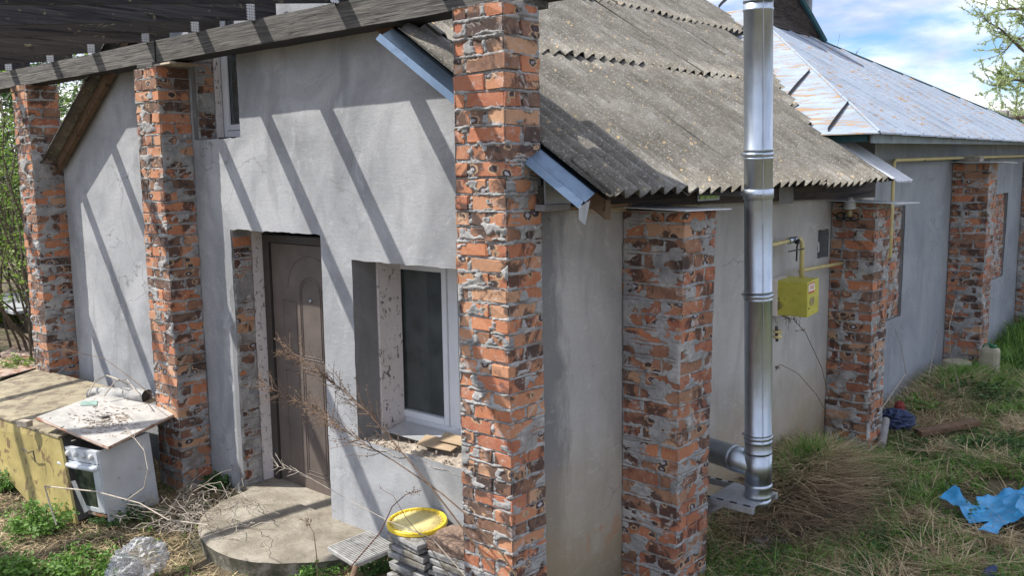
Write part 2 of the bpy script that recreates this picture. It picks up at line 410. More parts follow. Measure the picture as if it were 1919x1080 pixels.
bsdf(MATS['blue_plastic']).inputs['Specular IOR Level'].default_value = .5
material('clear_wrap', flat((.66, .66, .66), .25, 30), .25)
mw = MATS['clear_wrap']; nw_ = mw.node_tree; tr_ = nw_.nodes.new('ShaderNodeBsdfTransparent'); mx_ = nw_.nodes.new('ShaderNodeMixShader'); fr_ = nw_.nodes.new('ShaderNodeLayerWeight'); fr_.inputs[0].default_value = .45
rmp = nw_.nodes.new('ShaderNodeMapRange'); rmp.inputs['To Min'].default_value = .15; rmp.inputs['To Max'].default_value = .75; nw_.links.new(fr_.outputs['Facing'], rmp.inputs[0])
nw_.links.new(rmp.outputs[0], mx_.inputs[0]); nw_.links.new(tr_.outputs[0], mx_.inputs[1]); nw_.links.new(bsdf(mw).outputs[0], mx_.inputs[2]); nw_.links.new(mx_.outputs[0], nw_.nodes['Material Output'].inputs[0])
material('canister', flat((.36, .33, .24), .18, 8), .5)
material('green_cap', flat((.02, .15, .07), .1), .5)
material('rust_sheet', flat((.42, .32, .26), .3, 3, (.28, .11, .05), .52), .85)
material('grey_board', flat((.36, .37, .38), .2, 6), .85)
material('teal_board', flat((.03, .10, .11), .3, 8), .6)
material('fascia_paint', flat((.24, .29, .31), .2, 5, (.16, .15, .12), .58), .7)
material('ceramic', flat((.55, .55, .53), .05), .35)
material('cloth_blue', flat((.05, .07, .14), .3), .9)
material('cloth_red', flat((.25, .05, .04), .3), .9)
material('stone_grey', flat((.30, .29, .28), .3, 3), .95)
def f_perf(t, P):
    sep = t.new('ShaderNodeSeparateXYZ', {0: P})
    a = t.math('SUBTRACT', t.math('FRACT', t.math('MULTIPLY', sep.outputs[1], 55.0)), .5); b = t.math('SUBTRACT', t.math('FRACT', t.math('MULTIPLY', sep.outputs[2], 55.0)), .5)
    r = t.math('LESS_THAN', t.math('ADD', t.math('MULTIPLY', a, a), t.math('MULTIPLY', b, b)), .05)
    return t.mix(r, (.62, .62, .62), (.03, .03, .03))
material('perforated_steel', f_perf, .45, Metallic=.3)

# ------------------------------------------------------------------ ground
def gz(x, y):
    x = np.asarray(x, float); y = np.asarray(y, float)
    z = -.15-.09*sst(-.35, -.95, y)*sst(-3.3, -2.7, x)+0*x
    z = z+.27*sst(-4.2, -6.2, x)*sst(4, -1.5, y)*sst(-3.0, -.5, y)              # bank by the left pillar
    z = z+.12*sst(.2, 1.6, x)*sst(1, 3, y)                                    # right side rises slightly
    z = z+.26*np.exp(-((x-.28)**2/.06+(y-2.75)**2/.5))                        # grass heap by the wall
    z = z+.20*np.exp(-((x-.42)**2/.09+(y-6.4)**2/1.1))
    z = z+.35*sst(8.5, 14, y)*sst(-.5, .5, x)
    z = z+(fbm(x*1.3+5, y*1.3, 0.0, 4)-.5)*.12+(fbm(x*6+5, y*6, 0.0, 3)-.5)*.05
    return z
u = np.concatenate([-np.geomspace(60, 9, 26), np.linspace(-8.6, 4, 190), np.geomspace(4.3, 60, 26)])
v = np.concatenate([np.linspace(-12, -2.6, 24), np.linspace(-2.5, 9, 170), np.geomspace(9.3, 90, 40)])
U, Vv = np.meshgrid(u, v, indexing='ij')
g = link('ground', me_arr('ground', np.stack([U.ravel(), Vv.ravel(), gz(U, Vv).ravel()], 1), grid_faces(len(u), len(v)), 'soil', True), kind='structure')
B().box((-900, -900, -1.2), (900, 900, -1.0)).done('terrain', 'soil', kind='structure')

# ------------------------------------------------------------------ bricks
BR_CACHE = {}
def brick_mesh(dims, mat, var):
    key = (tuple(round(x, 2) for x in dims), mat, var)
    if key in BR_CACHE: return BR_CACHE[key]
    r = random.Random(hash((key[0], var)) & 0xffff)
    bm = bmesh.new(); bmesh.ops.create_cube(bm, size=1.0)
    bmesh.ops.bevel(bm, geom=list(bm.edges), offset=.035, segments=1, affect='EDGES')
    for vt in bm.verts:
        vt.co = Vector([vt.co[i]*dims[i] for i in range(3)])+Vector([r.uniform(-.0045, .0045) for _ in range(3)])
        if r.random() < .16: vt.co *= .95                                   # chipped corners
    me = bpy.data.meshes.new('brick'); bm.to_mesh(me); bm.free(); me.materials.append(MATS[mat]); BR_CACHE[key] = me
    return me
def put_brick(parent, lo, hi, mat, base, turn=0.0):
    c = [(a+b)/2 for a, b in zip(lo, hi)]; dims = [abs(b-a) for a, b in zip(lo, hi)]
    o = bpy.data.objects.new('brick', brick_mesh([round(x/.01)*.01 for x in dims], mat, random.randint(0, 5))); COL.objects.link(o)
    o.parent = parent; o.location = Vector(c)-Vector(base)
    k = [round(x/.01)*.01 for x in dims]; o.scale = [a/max(b, .001) for a, b in zip(dims, k)]
    o.rotation_euler = (random.gauss(0, .008), random.gauss(0, .008), random.gauss(0, .008)+turn)
    return o
def mortar_face(o, du, n, width, zs, joints, res, shift, thr, seed, low=-.013):
    """displaced mortar skin on a vertical face. o: lower corner, du: along, n: outward, zs: course lines, joints: per-course s positions, shift(z): offset vector"""
    z0, z1 = zs[0], zs[-1]; nu = max(8, int(width/res)); nv = int((z1-z0)/res)
    s = np.linspace(0, width, nu); z = np.linspace(z0, z1, nv); Sg, Z = np.meshgrid(s, z, indexing='ij')
    wz = (fbm(Sg*22+seed, Z*22, seed, 3)-.5)*.013; ws = (fbm(Sg*20+seed+40, Z*20, seed, 3)-.5)*.014
    za = np.array(zs); idx = np.clip(np.searchsorted(za, (Z+wz).ravel())-1, 0, len(zs)-2).reshape(Z.shape)
    dz = np.minimum(abs(Z+wz-za[idx]), abs(Z+wz-za[idx+1]))
    maxj = max(len(j) for j in joints); J = np.full((len(joints), maxj), 9.0)
    for i, j in enumerate(joints): J[i, :len(j)] = j
    ds = np.min(abs((Sg+ws)[..., None]-J[idx]), axis=-1)
    dd = np.minimum(dz, ds*.9)
    fill = sst(.0185, .0110, dd+(fbm(Sg*45, Z*45, seed+3, 2)-.5)*.010)
    sm = fbm(Sg*8+seed*3, Z*13+seed, seed, 4)+.10*(vnoise(Sg*2.1+seed, Z*1.7, seed)-.5)*2
    smear = sst(thr+.040, thr+.060, sm+.06*sst(.034, .010, dd))
    rough = (fbm(Sg*60, Z*60, seed+9, 3)-.5)
    deep = sst(.62, .72, fbm(Sg*9+80, Z*14, seed, 3))                          # missing pointing
    hfill = -.0060+rough*.010+(fbm(Sg*14, Z*20, seed+5, 3)-.5)*.012-.010*deep
    hfill = hfill+sst(.5, .62, fbm(Sg*11+4, Z*26, seed+6, 3))*.009
    h = low+(hfill-low)*fill
    knife = abs(fbm(Sg*6+9, Z*16+seed, seed+7, 3)-.5)*2
    h = h+(.003+rough*.008+knife*.013-h)*smear
    crack = sst(.0045, .0015, abs(dz-.0105+(fbm(Sg*30, Z*8, seed+2, 2)-.5)*.006))*sst(.40, .50, fbm(Sg*7+3, Z*9, seed+8, 2)); h = h-.010*crack*(h > -.009)
    edge = sst(0, .012, Sg)*sst(0, .012, width-Sg); h = h*(.35+.65*edge)-.003*(1-edge)
    o, du, n = np.array(o), np.array(du), np.array(n); SH = shift(Z)
    P = o[None, None]+Sg[..., None]*du+h[..., None]*n+SH; P[..., 2] = Z
    return P.reshape(-1, 3), grid_faces(nu, nv)
def pillar(name_label, x0, x1, y0, y1, z0, z1, pitch, mat, thr, res, group, taper=(0, 0), seed=1, back=True):
    """x/y are the sizes at mid height; taper = (dx, dy) outward drift of the free corner per metre downwards"""
    zc = (z0+z1)/2
    T = empty('brick_pillar', (x1 if False else (x0+x1)/2, (y0+y1)/2, z0), name_label, 'pillar', group); base = T.location
    zs = [z0]; i = 0
    while zs[-1] < z1-.03:
        zs.append(min(z1, zs[-1]+(pitch(zs[-1]) if callable(pitch) else pitch)*random.uniform(.95, 1.05)))
    jf, js = [], []; BL, BH = .25, .12
    ww, dd = x1-x0, y1-y0
    for i in range(len(zs)-1):
        a, b = zs[i]+.0065, zs[i+1]-.0065; zm = (a+b)/2; ex = taper[0]*(zc-zm); ey = taper[1]*(zc-zm)
        X1 = x1+ex; Y0 = y0-ey; g_ = .015; ph = random.uniform(-.012, .012)
        def jr(): return random.gauss(0, .003)
        if i % 2 == 0:
            L1 = min(BL+ph, ww-.05)
            put_brick(T, (X1-L1, Y0+jr(), a), (X1+jr(), Y0+BH, b), mat, base)
            put_brick(T, (x0+jr(), Y0+jr(), a), (X1-L1-g_, Y0+min(BL, dd), b), mat, base)
            jf.append([X1-L1-g_/2-x0]); js.append([BH+.005])
            if dd > BH+.05: put_brick(T, (X1-BH, Y0+BH+g_, a), (X1+jr(), y1, b), mat, base)
        else:
            L1 = min(BL+ph, dd-.045) if dd > .3 else dd-.005
            put_brick(T, (X1-BH, Y0+jr(), a), (X1+jr(), Y0+L1, b), mat, base)
            mid = BH+.01
            if random.random() < .45 and ww-BH > .22:
                k = random.uniform(.09, .13)
                put_brick(T, (x0+jr(), Y0+jr(), a), (x0+k, Y0+BL*.9, b), mat, base); put_brick(T, (x0+k+g_, Y0+jr(), a), (X1-BH-g_, Y0+BH, b), mat, base)
                jf.append([X1-BH-g_/2-x0, k+g_/2])
            else:
                put_brick(T, (x0+jr(), Y0+jr(), a), (X1-BH-g_, Y0+BH, b), mat, base); jf.append([X1-BH-g_/2-x0])
            if dd-L1 > .04: put_brick(T, (X1-BL*.6, Y0+L1+g_, a), (X1+jr(), y1, b), mat, base); js.append([L1+g_/2])
            else: js.append([L1+.004])
    def sh(Z): 
        q = np.zeros(Z.shape+(3,)); q[..., 1] = -taper[1]*(zc-Z); return q
    def shx(Z):
        q = np.zeros(Z.shape+(3,)); q[..., 0] = taper[0]*(zc-Z); q[..., 1] = -taper[1]*(zc-Z); return q
    V1, F1 = mortar_face((x0, y0, 0), (1, 0, 0), (0, -1, 0), ww, zs, jf, res, lambda Z: sh(Z)+0, thr, seed)
    # stretch the front face so that its free edge follows the taper
    V1[:, 0] += (V1[:, 0]-x0)/ww*taper[0]*(zc-V1[:, 2])
    V2, F2 = mortar_face((x1, y0, 0), (0, 1, 0), (1, 0, 0), dd, zs, js, res, shx, thr, seed+31)
    V3, F3 = mortar_face((x0, y1, 0), (0, -1, 0), (-1, 0, 0), dd, zs, js, max(res, .012), sh, thr, seed+57)
    V = np.concatenate([V1, V2, V3]); F = np.concatenate([F1, F2+len(V1), F3+len(V1)+len(V2)])
    link('mortar', me_arr('mortar', V, F, 'mortar', True), T)
    c = B(); c.box((x0+.012, y0+.012, z1-.015), (x1-.012, y1-.005, z1-.001), jit=.003); c.box((x0+.03, y0+.03, z0-.15), (x1-.03, y1-.03, z1-.02)); c.done('core', 'mortar', T)
    return T
P_UP = lambda z: .0868 if z > 2.15 else .0775
GF = 'brick pillars along the gable wall'; GS = 'brick pillars along the side wall'
pillar('tall rough brick pillar at the corner of the house, between window and drainpipe side wall', -.285, .066, -.474, -.20, -.25, 3.222, P_UP, 'brick_warm', .63, .005, GF, (.006, 0), 3)
pillar('brick pillar under the beam joint, between white stove and door', -4.01, -3.643, -.265, -.004, -.25, 3.235, .0875, 'brick_warm', .60, .008, GF, (0, 0), 11)
pillar('leftmost brick pillar carrying the end of the weathered beam', -6.44, -6.094, -.265, .03, -.05, 3.27, .084, 'brick_warm', .585, .009, GF, (0, 0), 19)
p2 = pillar('brick buttress with thin white cap nearest the steel flue', .003, .394, .635, 1.012, -.25, 2.165, .087, 'brick_burnt', .555, .005, GS, (-.016, .0), 29)
p3 = pillar('brick buttress beside the yellow gas box with a small lamp at its top', .003, .374, 3.838, 4.215, -.25, 2.09, .088, 'brick_burnt', .545, .008, GS, (0, 0), 37)
p4 = pillar('brick buttress in front of the main house with white canister behind its foot', .003, .390, 7.444, 7.829, -.25, 2.405, .088, 'brick_burnt', .53, .010, GS, (0, 0), 43)
p5 = pillar('farthest brick buttress at the right edge of the picture', .003, .38, 11.1, 11.48, -.25, 2.42, .088, 'brick_burnt', .53, .014, GS, (0, 0), 51)
def cap(p, x0, x1, y0, y1, z, dz=(0, 0, 0, 0)):
    a = [(x0, y0, z+dz[0]), (x1, y0, z+dz[1]), (x1, y1, z+dz[2]), (x0, y1, z+dz[3])]
    B().hexa([Vector(q) for q in a]+[Vector(q)+Vector((0, 0, .006)) for q in a]).done('cap_sheet', 'white_cap', p)
cap(p2, .0, .50, .50, 1.03, 2.175, (.015, .0, -.012, .0))
cap(p3, .02, .58, 3.72, 4.32, 2.098, (.012, -.006, -.02, .0))
cap(p4, .0, .56, 7.32, 7.98, 2.412, (.01, .0, -.01, .0))
o = B().box((.05, 7.45, 2.425), (.29, 7.60, 2.485), .015, jit=.008).done('loose_stone', 'crumbled_mortar'); tagp(o, 'dark lump of old mortar lying on the cap of the buttress under the gas pipe', 'stone')

# ------------------------------------------------------------------ annex house
RZ = lambda x: 2.6-.655*x if x > -3.0 else 2.6+.655*3+.655*(x+3)          # roof mid surface
house = empty('brick_annex_house', (0, 0, 0), 'grey rendered gable house with corrugated grey roof and brown door', 'house')
def wall_grid(axis, c, u0, u1, z0, z1, holes, mat, name, parent, res=.03, top=None, amp=.0035, nrm=1, seed=0):
    us = set(np.round(np.arange(u0, u1+.001, res), 4)) | {u0, u1}; zs = set(np.round(np.arange(z0, z1+.001, res), 4)) | {z0, z1}
    for h in holes: us |= {h[0], h[1]}; zs |= {h[2], h[3]}
    def clean(a, keep):
        a = sorted(a); out = [a[0]]
        for q in a[1:]:
            if q-out[-1] < .008:
                if q in keep: out[-1] = q
                continue
            out.append(q)
        return np.array(out)
    us = clean(us, {x for h in holes for x in h[:2]} | {u1}); zs = clean(zs, {x for h in holes for x in h[2:]} | {z1})
    Ug, Z = np.meshgrid(us, zs, indexing='ij')
    off = (fbm(Ug*1.1+seed, Z*1.1, seed, 3)-.5)*amp*4+(fbm(Ug*7+seed, Z*7, seed, 3)-.5)*amp
    U2, Z2 = Ug.copy(), Z.copy()
    for h in holes:
        jr = (fbm(Ug*16, Z*16, 5, 3)-.5)*.03
        inz = (Z >= h[2]-1e-6) & (Z <= h[3]+1e-6); inu = (Ug >= h[0]-1e-6) & (Ug <= h[1]+1e-6)
        m = (abs(Ug-h[0]) < 1e-6) & inz; U2[m] += np.clip(jr[m]*.5, -.002, .008)
        m = (abs(Ug-h[1]) < 1e-6) & inz; U2[m] -= np.clip(jr[m]*.5, -.002, .008)
        m = (abs(Z-h[3]) < 1e-6) & inu; Z2[m] -= np.clip(jr[m], -.001, .016)
        m = (abs(Z-h[2]) < 1e-6) & inu; Z2[m] += np.clip(jr[m], -.001, .008)
    if top is not None:
        tz = np.vectorize(top)(Ug)-.03; over = Z2 > tz; Z2 = np.where(over, tz, Z2)
    V = np.zeros(Ug.shape+(3,)); k = 1 if axis == 'X' else 0
    V[..., 0 if axis == 'X' else 1] = c+off*nrm; V[..., k] = U2; V[..., 2] = Z2
    F = grid_faces(len(us), len(zs)); uc = ((us[:-1]+us[1:])/2)[:, None]+0*zs[None, :-1]; zc = ((zs[:-1]+zs[1:])/2)[None, :]+0*us[:-1, None]
    keep = np.ones(uc.shape, bool)
    for h in holes: keep &= ~((uc > h[0]) & (uc < h[1]) & (zc > h[2]) & (zc < h[3]))
    if top is not None:
        keep &= zc < np.vectorize(top)(uc)+.0
    return link(name, me_arr(name, V.reshape(-1, 3), F[keep.ravel()], mat, True), parent)
DOOR = (-3.178, -2.06, -.20, 1.987); WIN = (-1.731, -.745, .592, 1.829); UPW = (-3.615, -2.975, 2.673, 3.75)
wall_grid('Y', 0.0, -6.05, -.12, -.3, 4.6, [DOOR, WIN, UPW], 'plaster', 'gable_wall', house, .03, RZ)
wall_grid('X', 0.0, -.19, 4.86, -.35, 2.24, [(3.57, 3.80, 1.63, 1.87)], 'plaster_side', 'side_wall', house, .035, None, .004)
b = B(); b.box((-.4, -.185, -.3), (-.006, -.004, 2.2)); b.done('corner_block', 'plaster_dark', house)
b = B(); b.box((-6.05, .36, -.3), (-3.65, .40, 2.6)); b.box((-6.05, .01, -.3), (-6.01, .4, 2.4)); b.box((-6.0, 3.6, -.3), (-.05, 3.64, 2.4)); b.box((-6.05, .4, -.3), (-6.0, 4.8, 2.4)); b.done('back_wall', 'plaster_dark', house)
def quadbox(parent, name, mat, a, bb, bev=0.0, **k): return B().box(a, bb, bev, **k).done(name, mat, parent)
# reveals: plain or brick outer strip, white painted inner strip
def reveal_brick(xr, y0, y1, z0, z1, parent, thr=.5, seed=5):
    zs = list(np.arange(z0, z1, .085))+[z1]
    js = []
    for i in range(len(zs)-1):
        if (i*7+seed) % 5 != 0:
            put_brick(parent, (xr-.10, y0+.012+random.uniform(0, .02), zs[i]+.006), (xr+random.gauss(-.001, .002), y1-.004, zs[i+1]-.006), 'brick_warm', parent.location)
        js.append([.005, y1-y0-.002])
    V, F = mortar_face((xr, y0, 0), (0, 1, 0), (1, 0, 0), y1-y0, zs, js, .006, lambda Z: np.zeros(Z.shape+(3,)), thr, seed)
    link('reveal_mortar', me_arr('reveal_mortar', V, F, 'mortar', True), parent)
reveal_brick(DOOR[0]+.008, .0, .175, -.2, 2.02, house, .44, 5)
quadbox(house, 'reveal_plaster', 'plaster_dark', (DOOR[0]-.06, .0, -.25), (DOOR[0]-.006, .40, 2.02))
quadbox(house, 'reveal_paint', 'flaky_white', (DOOR[0]-.05, .178, -.22), (DOOR[0]+.006, .288, 1.975), .004, jit=.004)
quadbox(house, 'door_lintel', 'plaster_dark', (DOOR[0]-.05, .012, 1.992), (DOOR[1]+.05, .34, 2.05))
quadbox(house, 'lintel_strip', 'pale_wood', (DOOR[0], .16, 1.972), (DOOR[1]+.02, .31, 1.99), .003)
quadbox(house, 'reveal_right', 'plaster_dark', (DOOR[1]+.004, .012, -.25), (DOOR[1]+.05, .40, 2.05))
quadbox(house, 'threshold', 'old_concrete', (DOOR[0]-.05, -.005, -.3), (DOOR[1]+.05, .33, -.075), .008, jit=.004)
# window reveals
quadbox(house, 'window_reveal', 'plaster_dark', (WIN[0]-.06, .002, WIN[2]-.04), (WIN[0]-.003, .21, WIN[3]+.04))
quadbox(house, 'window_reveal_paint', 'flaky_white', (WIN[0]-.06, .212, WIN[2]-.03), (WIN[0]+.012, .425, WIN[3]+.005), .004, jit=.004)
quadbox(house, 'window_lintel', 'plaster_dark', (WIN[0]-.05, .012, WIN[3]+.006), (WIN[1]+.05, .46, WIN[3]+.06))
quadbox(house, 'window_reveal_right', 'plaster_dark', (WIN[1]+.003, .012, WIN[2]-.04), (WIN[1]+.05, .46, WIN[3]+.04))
# crumbling sill
nu, nv = 110, 52; s_ = np.linspace(WIN[0]-.01, WIN[1]+.01, nu); q_ = np.linspace(-.006, .44, nv); A, Q = np.meshgrid(s_, q_, indexing='ij')
hh = WIN[2]-.012+(fbm(A*9, Q*9, 2, 5)-.5)*.055+(fbm(A*40, Q*40, 2, 3)-.5)*.02-.02*sst(.03, .0, Q)
link('window_sill', me_arr('window_sill', np.stack([A, Q, hh], -1).reshape(-1, 3), grid_faces(nu, nv), 'crumbled_mortar', True), house)
def window(x0, x1, y, z0, z1, mull, parent, dark=True):
    fr = B(); w_ = .055
    fr.box((x0, y, z0), (x0+w_, y+.06, z1), .006); fr.box((x1-w_, y, z0), (x1, y+.06, z1), .006)
    fr.box((x0+w_, y, z0), (x1-w_, y+.06, z0+w_), .006); fr.box((x0+w_, y, z1-w_), (x1-w_, y+.06, z1), .006)
    fr.box((mull-.03, y+.001, z0+w_), (mull+.03, y+.059, z1-w_), .006)
    f = fr.done('window_frame', 'white_plastic', parent)
    for a, b_ in ((x0+w_, mull-.03), (mull+.03, x1-w_)):
        sb = B(); k = .045
        sb.box((a, y-.012, z0+w_), (a+k, y+.045, z1-w_), .005); sb.box((b_-k, y-.012, z0+w_), (b_, y+.045, z1-w_), .005)
        sb.box((a+k, y-.012, z0+w_), (b_-k, y+.045, z0+w_+k), .005); sb.box((a+k, y-.012, z1-w_-k), (b_-k, y+.045, z1-w_), .005)
        sb.done('sash', 'white_plastic', f)
        B().box((a+k-.004, y+.012, z0+w_+k-.004), (b_-k+.004, y+.018, z1-w_-k+.004)).done('pane', 'glass_window', f)
        sg = B(); sg.box((a+k, y+.006, z0+w_+k), (a+k+.006, y+.012, z1-w_-k)); sg.box((b_-k-.006, y+.006, z0+w_+k), (b_-k, y+.012, z1-w_-k)); sg.done('gasket', 'black_rubber', f)
    return f
mg = material('glass_window', lambda t, P: (.9, .93, .93), .0)
nt = mg.node_tree; gl = nt.nodes.new('ShaderNodeBsdfGlossy'); gl.inputs['Roughness'].default_value = .0; gl.inputs[0].default_value = (1, 1, 1, 1)
trn = nt.nodes.new('ShaderNodeBsdfTransparent'); trn.inputs[0].default_value = (.88, .92, .92, 1); fre = nt.nodes.new('ShaderNodeFresnel'); fre.inputs[0].default_value = 1.5
mxs = nt.nodes.new('ShaderNodeMixShader'); nt.links.new(fre.outputs[0], mxs.inputs[0]); nt.links.new(trn.outputs[0], mxs.inputs[1]); nt.links.new(gl.outputs[0], mxs.inputs[2]); df = nt.nodes.new('ShaderNodeBsdfDiffuse'); df.inputs[0].default_value = (.35, .38, .38, 1); m2 = nt.nodes.new('ShaderNodeMixShader')
tn = NT(nt); dn = tn.mr(tn.noise(tn.new('ShaderNodeNewGeometry').outputs['Position'], 7.0, 6, .7), .3, .75, .03, .16); nt.links.new(dn, m2.inputs[0]); nt.links.new(mxs.outputs[0], m2.inputs[1]); nt.links.new(df.outputs[0], m2.inputs[2]); nt.links.new(m2.outputs[0], nt.nodes['Material Output'].inputs[0])
window(WIN[0]-.16, WIN[1]+.06, .43, WIN[2]+.02, WIN[3]+.0, -1.24, house)
# room seen through the window: dark interior with a reveal, back wall, shelf
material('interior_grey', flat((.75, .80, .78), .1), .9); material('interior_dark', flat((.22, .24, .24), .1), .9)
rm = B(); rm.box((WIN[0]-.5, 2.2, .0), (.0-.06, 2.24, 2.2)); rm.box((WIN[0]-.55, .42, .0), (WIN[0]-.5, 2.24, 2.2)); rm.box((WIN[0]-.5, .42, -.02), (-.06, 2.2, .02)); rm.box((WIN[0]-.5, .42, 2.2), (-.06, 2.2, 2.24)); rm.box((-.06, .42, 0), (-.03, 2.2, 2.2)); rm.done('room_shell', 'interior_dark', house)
quadbox(house, 'inner_reveal', 'interior_grey', (WIN[0]-.06, .50, WIN[2]-.02), (WIN[0]-.0, .80, WIN[3]+.02)); quadbox(house, 'interior_shelf', 'white_plastic', (-1.62, .80, 1.395), (-1.2, .95, 1.41)); quadbox(house, 'interior_panel', 'interior_grey', (-1.62, .96, 1.41), (-1.2, .97, 1.60))
quadbox(house, 'light_catch_panel', 'interior_grey', (-1.80, .53, WIN[2]+.03), (-1.63, .535, WIN[3]-.02))  # added panel behind the glass, catches light as a pale strip
# objects on the sill
def tagbox(name, mat, pts, thick, label, cat):
    b_ = B(); b_.poly(pts, (0, 0, thick)); o_ = b_.done(name, mat); return tagp(o_, label, cat)
tagbox('dimpled_metal_sheet', 'dimpled_sheet', [(-1.64, .17, .622), (-1.70, .40, .635), (-1.22, .40, .627), (-1.12, .17, .617)], .003, 'silver dimpled metal sheet lying on the broken window sill', 'metal sheet')
for k, (pts, lb) in enumerate([([(-1.26, .10, .622), (-1.33, .26, .634), (-1.02, .30, .63), (-.98, .14, .62)], 'crumpled beige cardboard on the window sill beside the corner pillar'),
                  ([(-1.15, .20, .645), (-1.22, .33, .655), (-.96, .34, .65), (-.93, .22, .642)], 'small folded piece of beige card lying on top of the cardboard')]):
    o = tagbox('cardboard_piece', 'cardboard', pts, .006, lb, 'cardboard')
for k in range(34):
    pass
bb_ = B()
for k in range(90):
    x_, y_ = random.uniform(WIN[0], WIN[1]), random.uniform(0, .4); s1 = random.uniform(.002, .007)
    bb_.box((x_-s1, y_-s1, .592), (x_+s1, y_+s1*.8, .60+s1), jit=s1*.5)
tagp(bb_.done('sill_rubble', 'crumbled_mortar'), 'crumbs of mortar strewn on the window sill', 'rubble', kind='stuff')

# ---- door
dr = B(); X0, X1, Y, Z0, Z1 = -3.170, -2.064, .27, -.10, 1.93
fr = B(); fr.box((X0, Y, Z0), (X0+.075, Y+.05, Z1), .004); fr.box((X0+.075, Y, Z1-.06), (X1, Y+.05, Z1), .004); fr.box((X1-.03, Y, Z0), (X1, Y+.05, Z1-.06), .004)
door_frame = fr.done('door_frame', 'door_frame_paint', house)
leaf = B().box((X0+.082, Y+.022, Z0+.01), (X1-.034, Y+.06, Z1-.066), .004).done('door_leaf', 'door_leaf', house)
def mould(pts, r=.006):
    r *= .8
    b_ = B(); b_.tube(pts, r, 6, False); return b_.done('moulding', 'door_leaf', leaf)
xc = (X0+.082+X1-.034)/2; yl = Y+.021
def arch(xc, hw, zb, zt, up=True, n=10):
    p = [(xc-hw, yl, zb)]
    for i in range(n+1):
        a = math.pi*(1-i/n); p.append((xc+hw*math.cos(a), yl, (zt-hw*.9)+hw*.9*math.sin(a) if up else zt))
    p.append((xc+hw, yl, zb)); p.append((xc-hw, yl, zb)); return p
mould(arch(xc, .135, .98, 1.62)); mould(arch(xc, .115, 1.0, 1.595)); mould(arch(xc, .29, 1.02, 1.78)[1:-2], .006)
for s1 in (-1, 1):
    a_, b_ = sorted((xc+s1*.19, xc+s1*.36))
    mould([(a_, yl, .92), (a_, yl, 1.42), (b_, yl, 1.42), (b_, yl, .92), (a_, yl, .92)], .006)
    mould([(a_, yl, .05), (a_, yl, .86), (b_, yl, .86), (b_, yl, .05), (a_, yl, .05)], .006)
mould([(xc-.135, yl, .05), (xc-.135, yl, .90), (xc+.135, yl, .90), (xc+.135, yl, .05), (xc-.135, yl, .05)]); mould([(xc-.11, yl, .08), (xc-.11, yl, .87), (xc+.11, yl, .87), (xc+.11, yl, .08), (xc-.11, yl, .08)], .005)
B().lathe([(.014, 0), (.014, .006), (.009, .01), (.004, .008)], (xc+.0, Y+.02, 1.44), (0, -1, 0), 14).done('peephole', 'galvanised', leaf)
B().box((X0+.08, Y+.002, Z0-.01), (X1, Y+.05, Z0+.008)).done('door_sill', 'galvanised', house)

# ---- upper window
reveal_brick(UPW[0]+.01, .03, .19, UPW[2]+.005, 3.6, house, .5, 9)
quadbox(house, 'upper_reveal', 'plaster_dark', (UPW[0]-.05, .002, UPW[2]-.02), (UPW[0]-.004, .40, 3.7))
quadbox(house, 'upper_reveal_paint', 'flaky_white', (UPW[0]-.05, .195, UPW[2]+.003), (UPW[0]+.012, .258, 3.7), .003, jit=.003)
quadbox(house, 'upper_sill', 'plaster_dark', (UPW[0]-.05, .012, UPW[2]-.05), (UPW[1]+.05, .45, UPW[2]-.006))
quadbox(house, 'upper_reveal_right', 'plaster', (UPW[1]+.003, .012, UPW[2]-.03), (UPW[1]+.06, .255, 3.75))
window(UPW[0]+.0, UPW[1]+.06, .262, UPW[2]+.025, 3.72, -3.02, house)
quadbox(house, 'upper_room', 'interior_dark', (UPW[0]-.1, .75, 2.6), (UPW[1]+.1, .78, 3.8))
B().box((UPW[0], .20, UPW[2]-.005), (UPW[1], .34, UPW[2]+.024)).done('upper_drip', 'black_rubber', house)

# ---- roof sheets
PITCH_W = .128; AMP = .024
def sheet_mesh(x_hi, x_lo, y0, y1, lift, side, seed):
    """corrugated sheet from ridge-side x_hi to eave-side x_lo; waves run along the slope"""
    r = random.Random(seed); ns = 7; nw = max(8, int((y1-y0)/PITCH_W*10)); ys = np.linspace(y0, y1, nw); ts = np.linspace(0, 1, ns)
    T_, Yg = np.meshgrid(ts, ys, indexing='ij'); Xs = x_hi+(x_lo-x_hi)*T_
    base = (2.6-.655*Xs) if side > 0 else (2.6+.655*3+.655*(Xs+3))
    h = AMP*np.cos(2*np.pi*Yg/PITCH_W)+lift+.010*T_*0+(fbm(Xs*2+seed, Yg*2, seed, 2)-.5)*.012
    Yj = Yg+r.uniform(-.004, .004)+T_*r.uniform(-.012, .012)
    nx, nz = (.548, .837) if side > 0 else (-.548, .837)
    end = (fbm(Yg*14+seed, Yg*0, seed, 3)-.5)*.014*(T_ > .99)
    def lay(off): return np.stack([Xs+nx*(h+off)+end*side, Yj, base+nz*(h+off)-end*.6], -1).reshape(-1, 3)
    A_, C_ = lay(.0), lay(-.0065); n_ = len(A_); F = grid_faces(ns, nw); F2 = F[:, ::-1]+n_
    idx = np.arange(n_).reshape(ns, nw); rims = []
    for line in (idx[0], idx[-1], idx[:, 0], idx[:, -1]):
        for a_, b_ in zip(line[:-1], line[1:]): rims.append((a_, b_, b_+n_, a_+n_))
    return me_arr('roof_sheet', np.concatenate([A_, C_]), np.concatenate([F, F2, np.array(rims)]), 'asbestos_sheet', True)
YV, YE = -.2, 3.80
def yend(x): return 3.80 if x > -.25 else 3.87-(x+.25)*1.225
rows = [(-.98, .49), (-2.13, -.86), (-3.02, -2.00)]
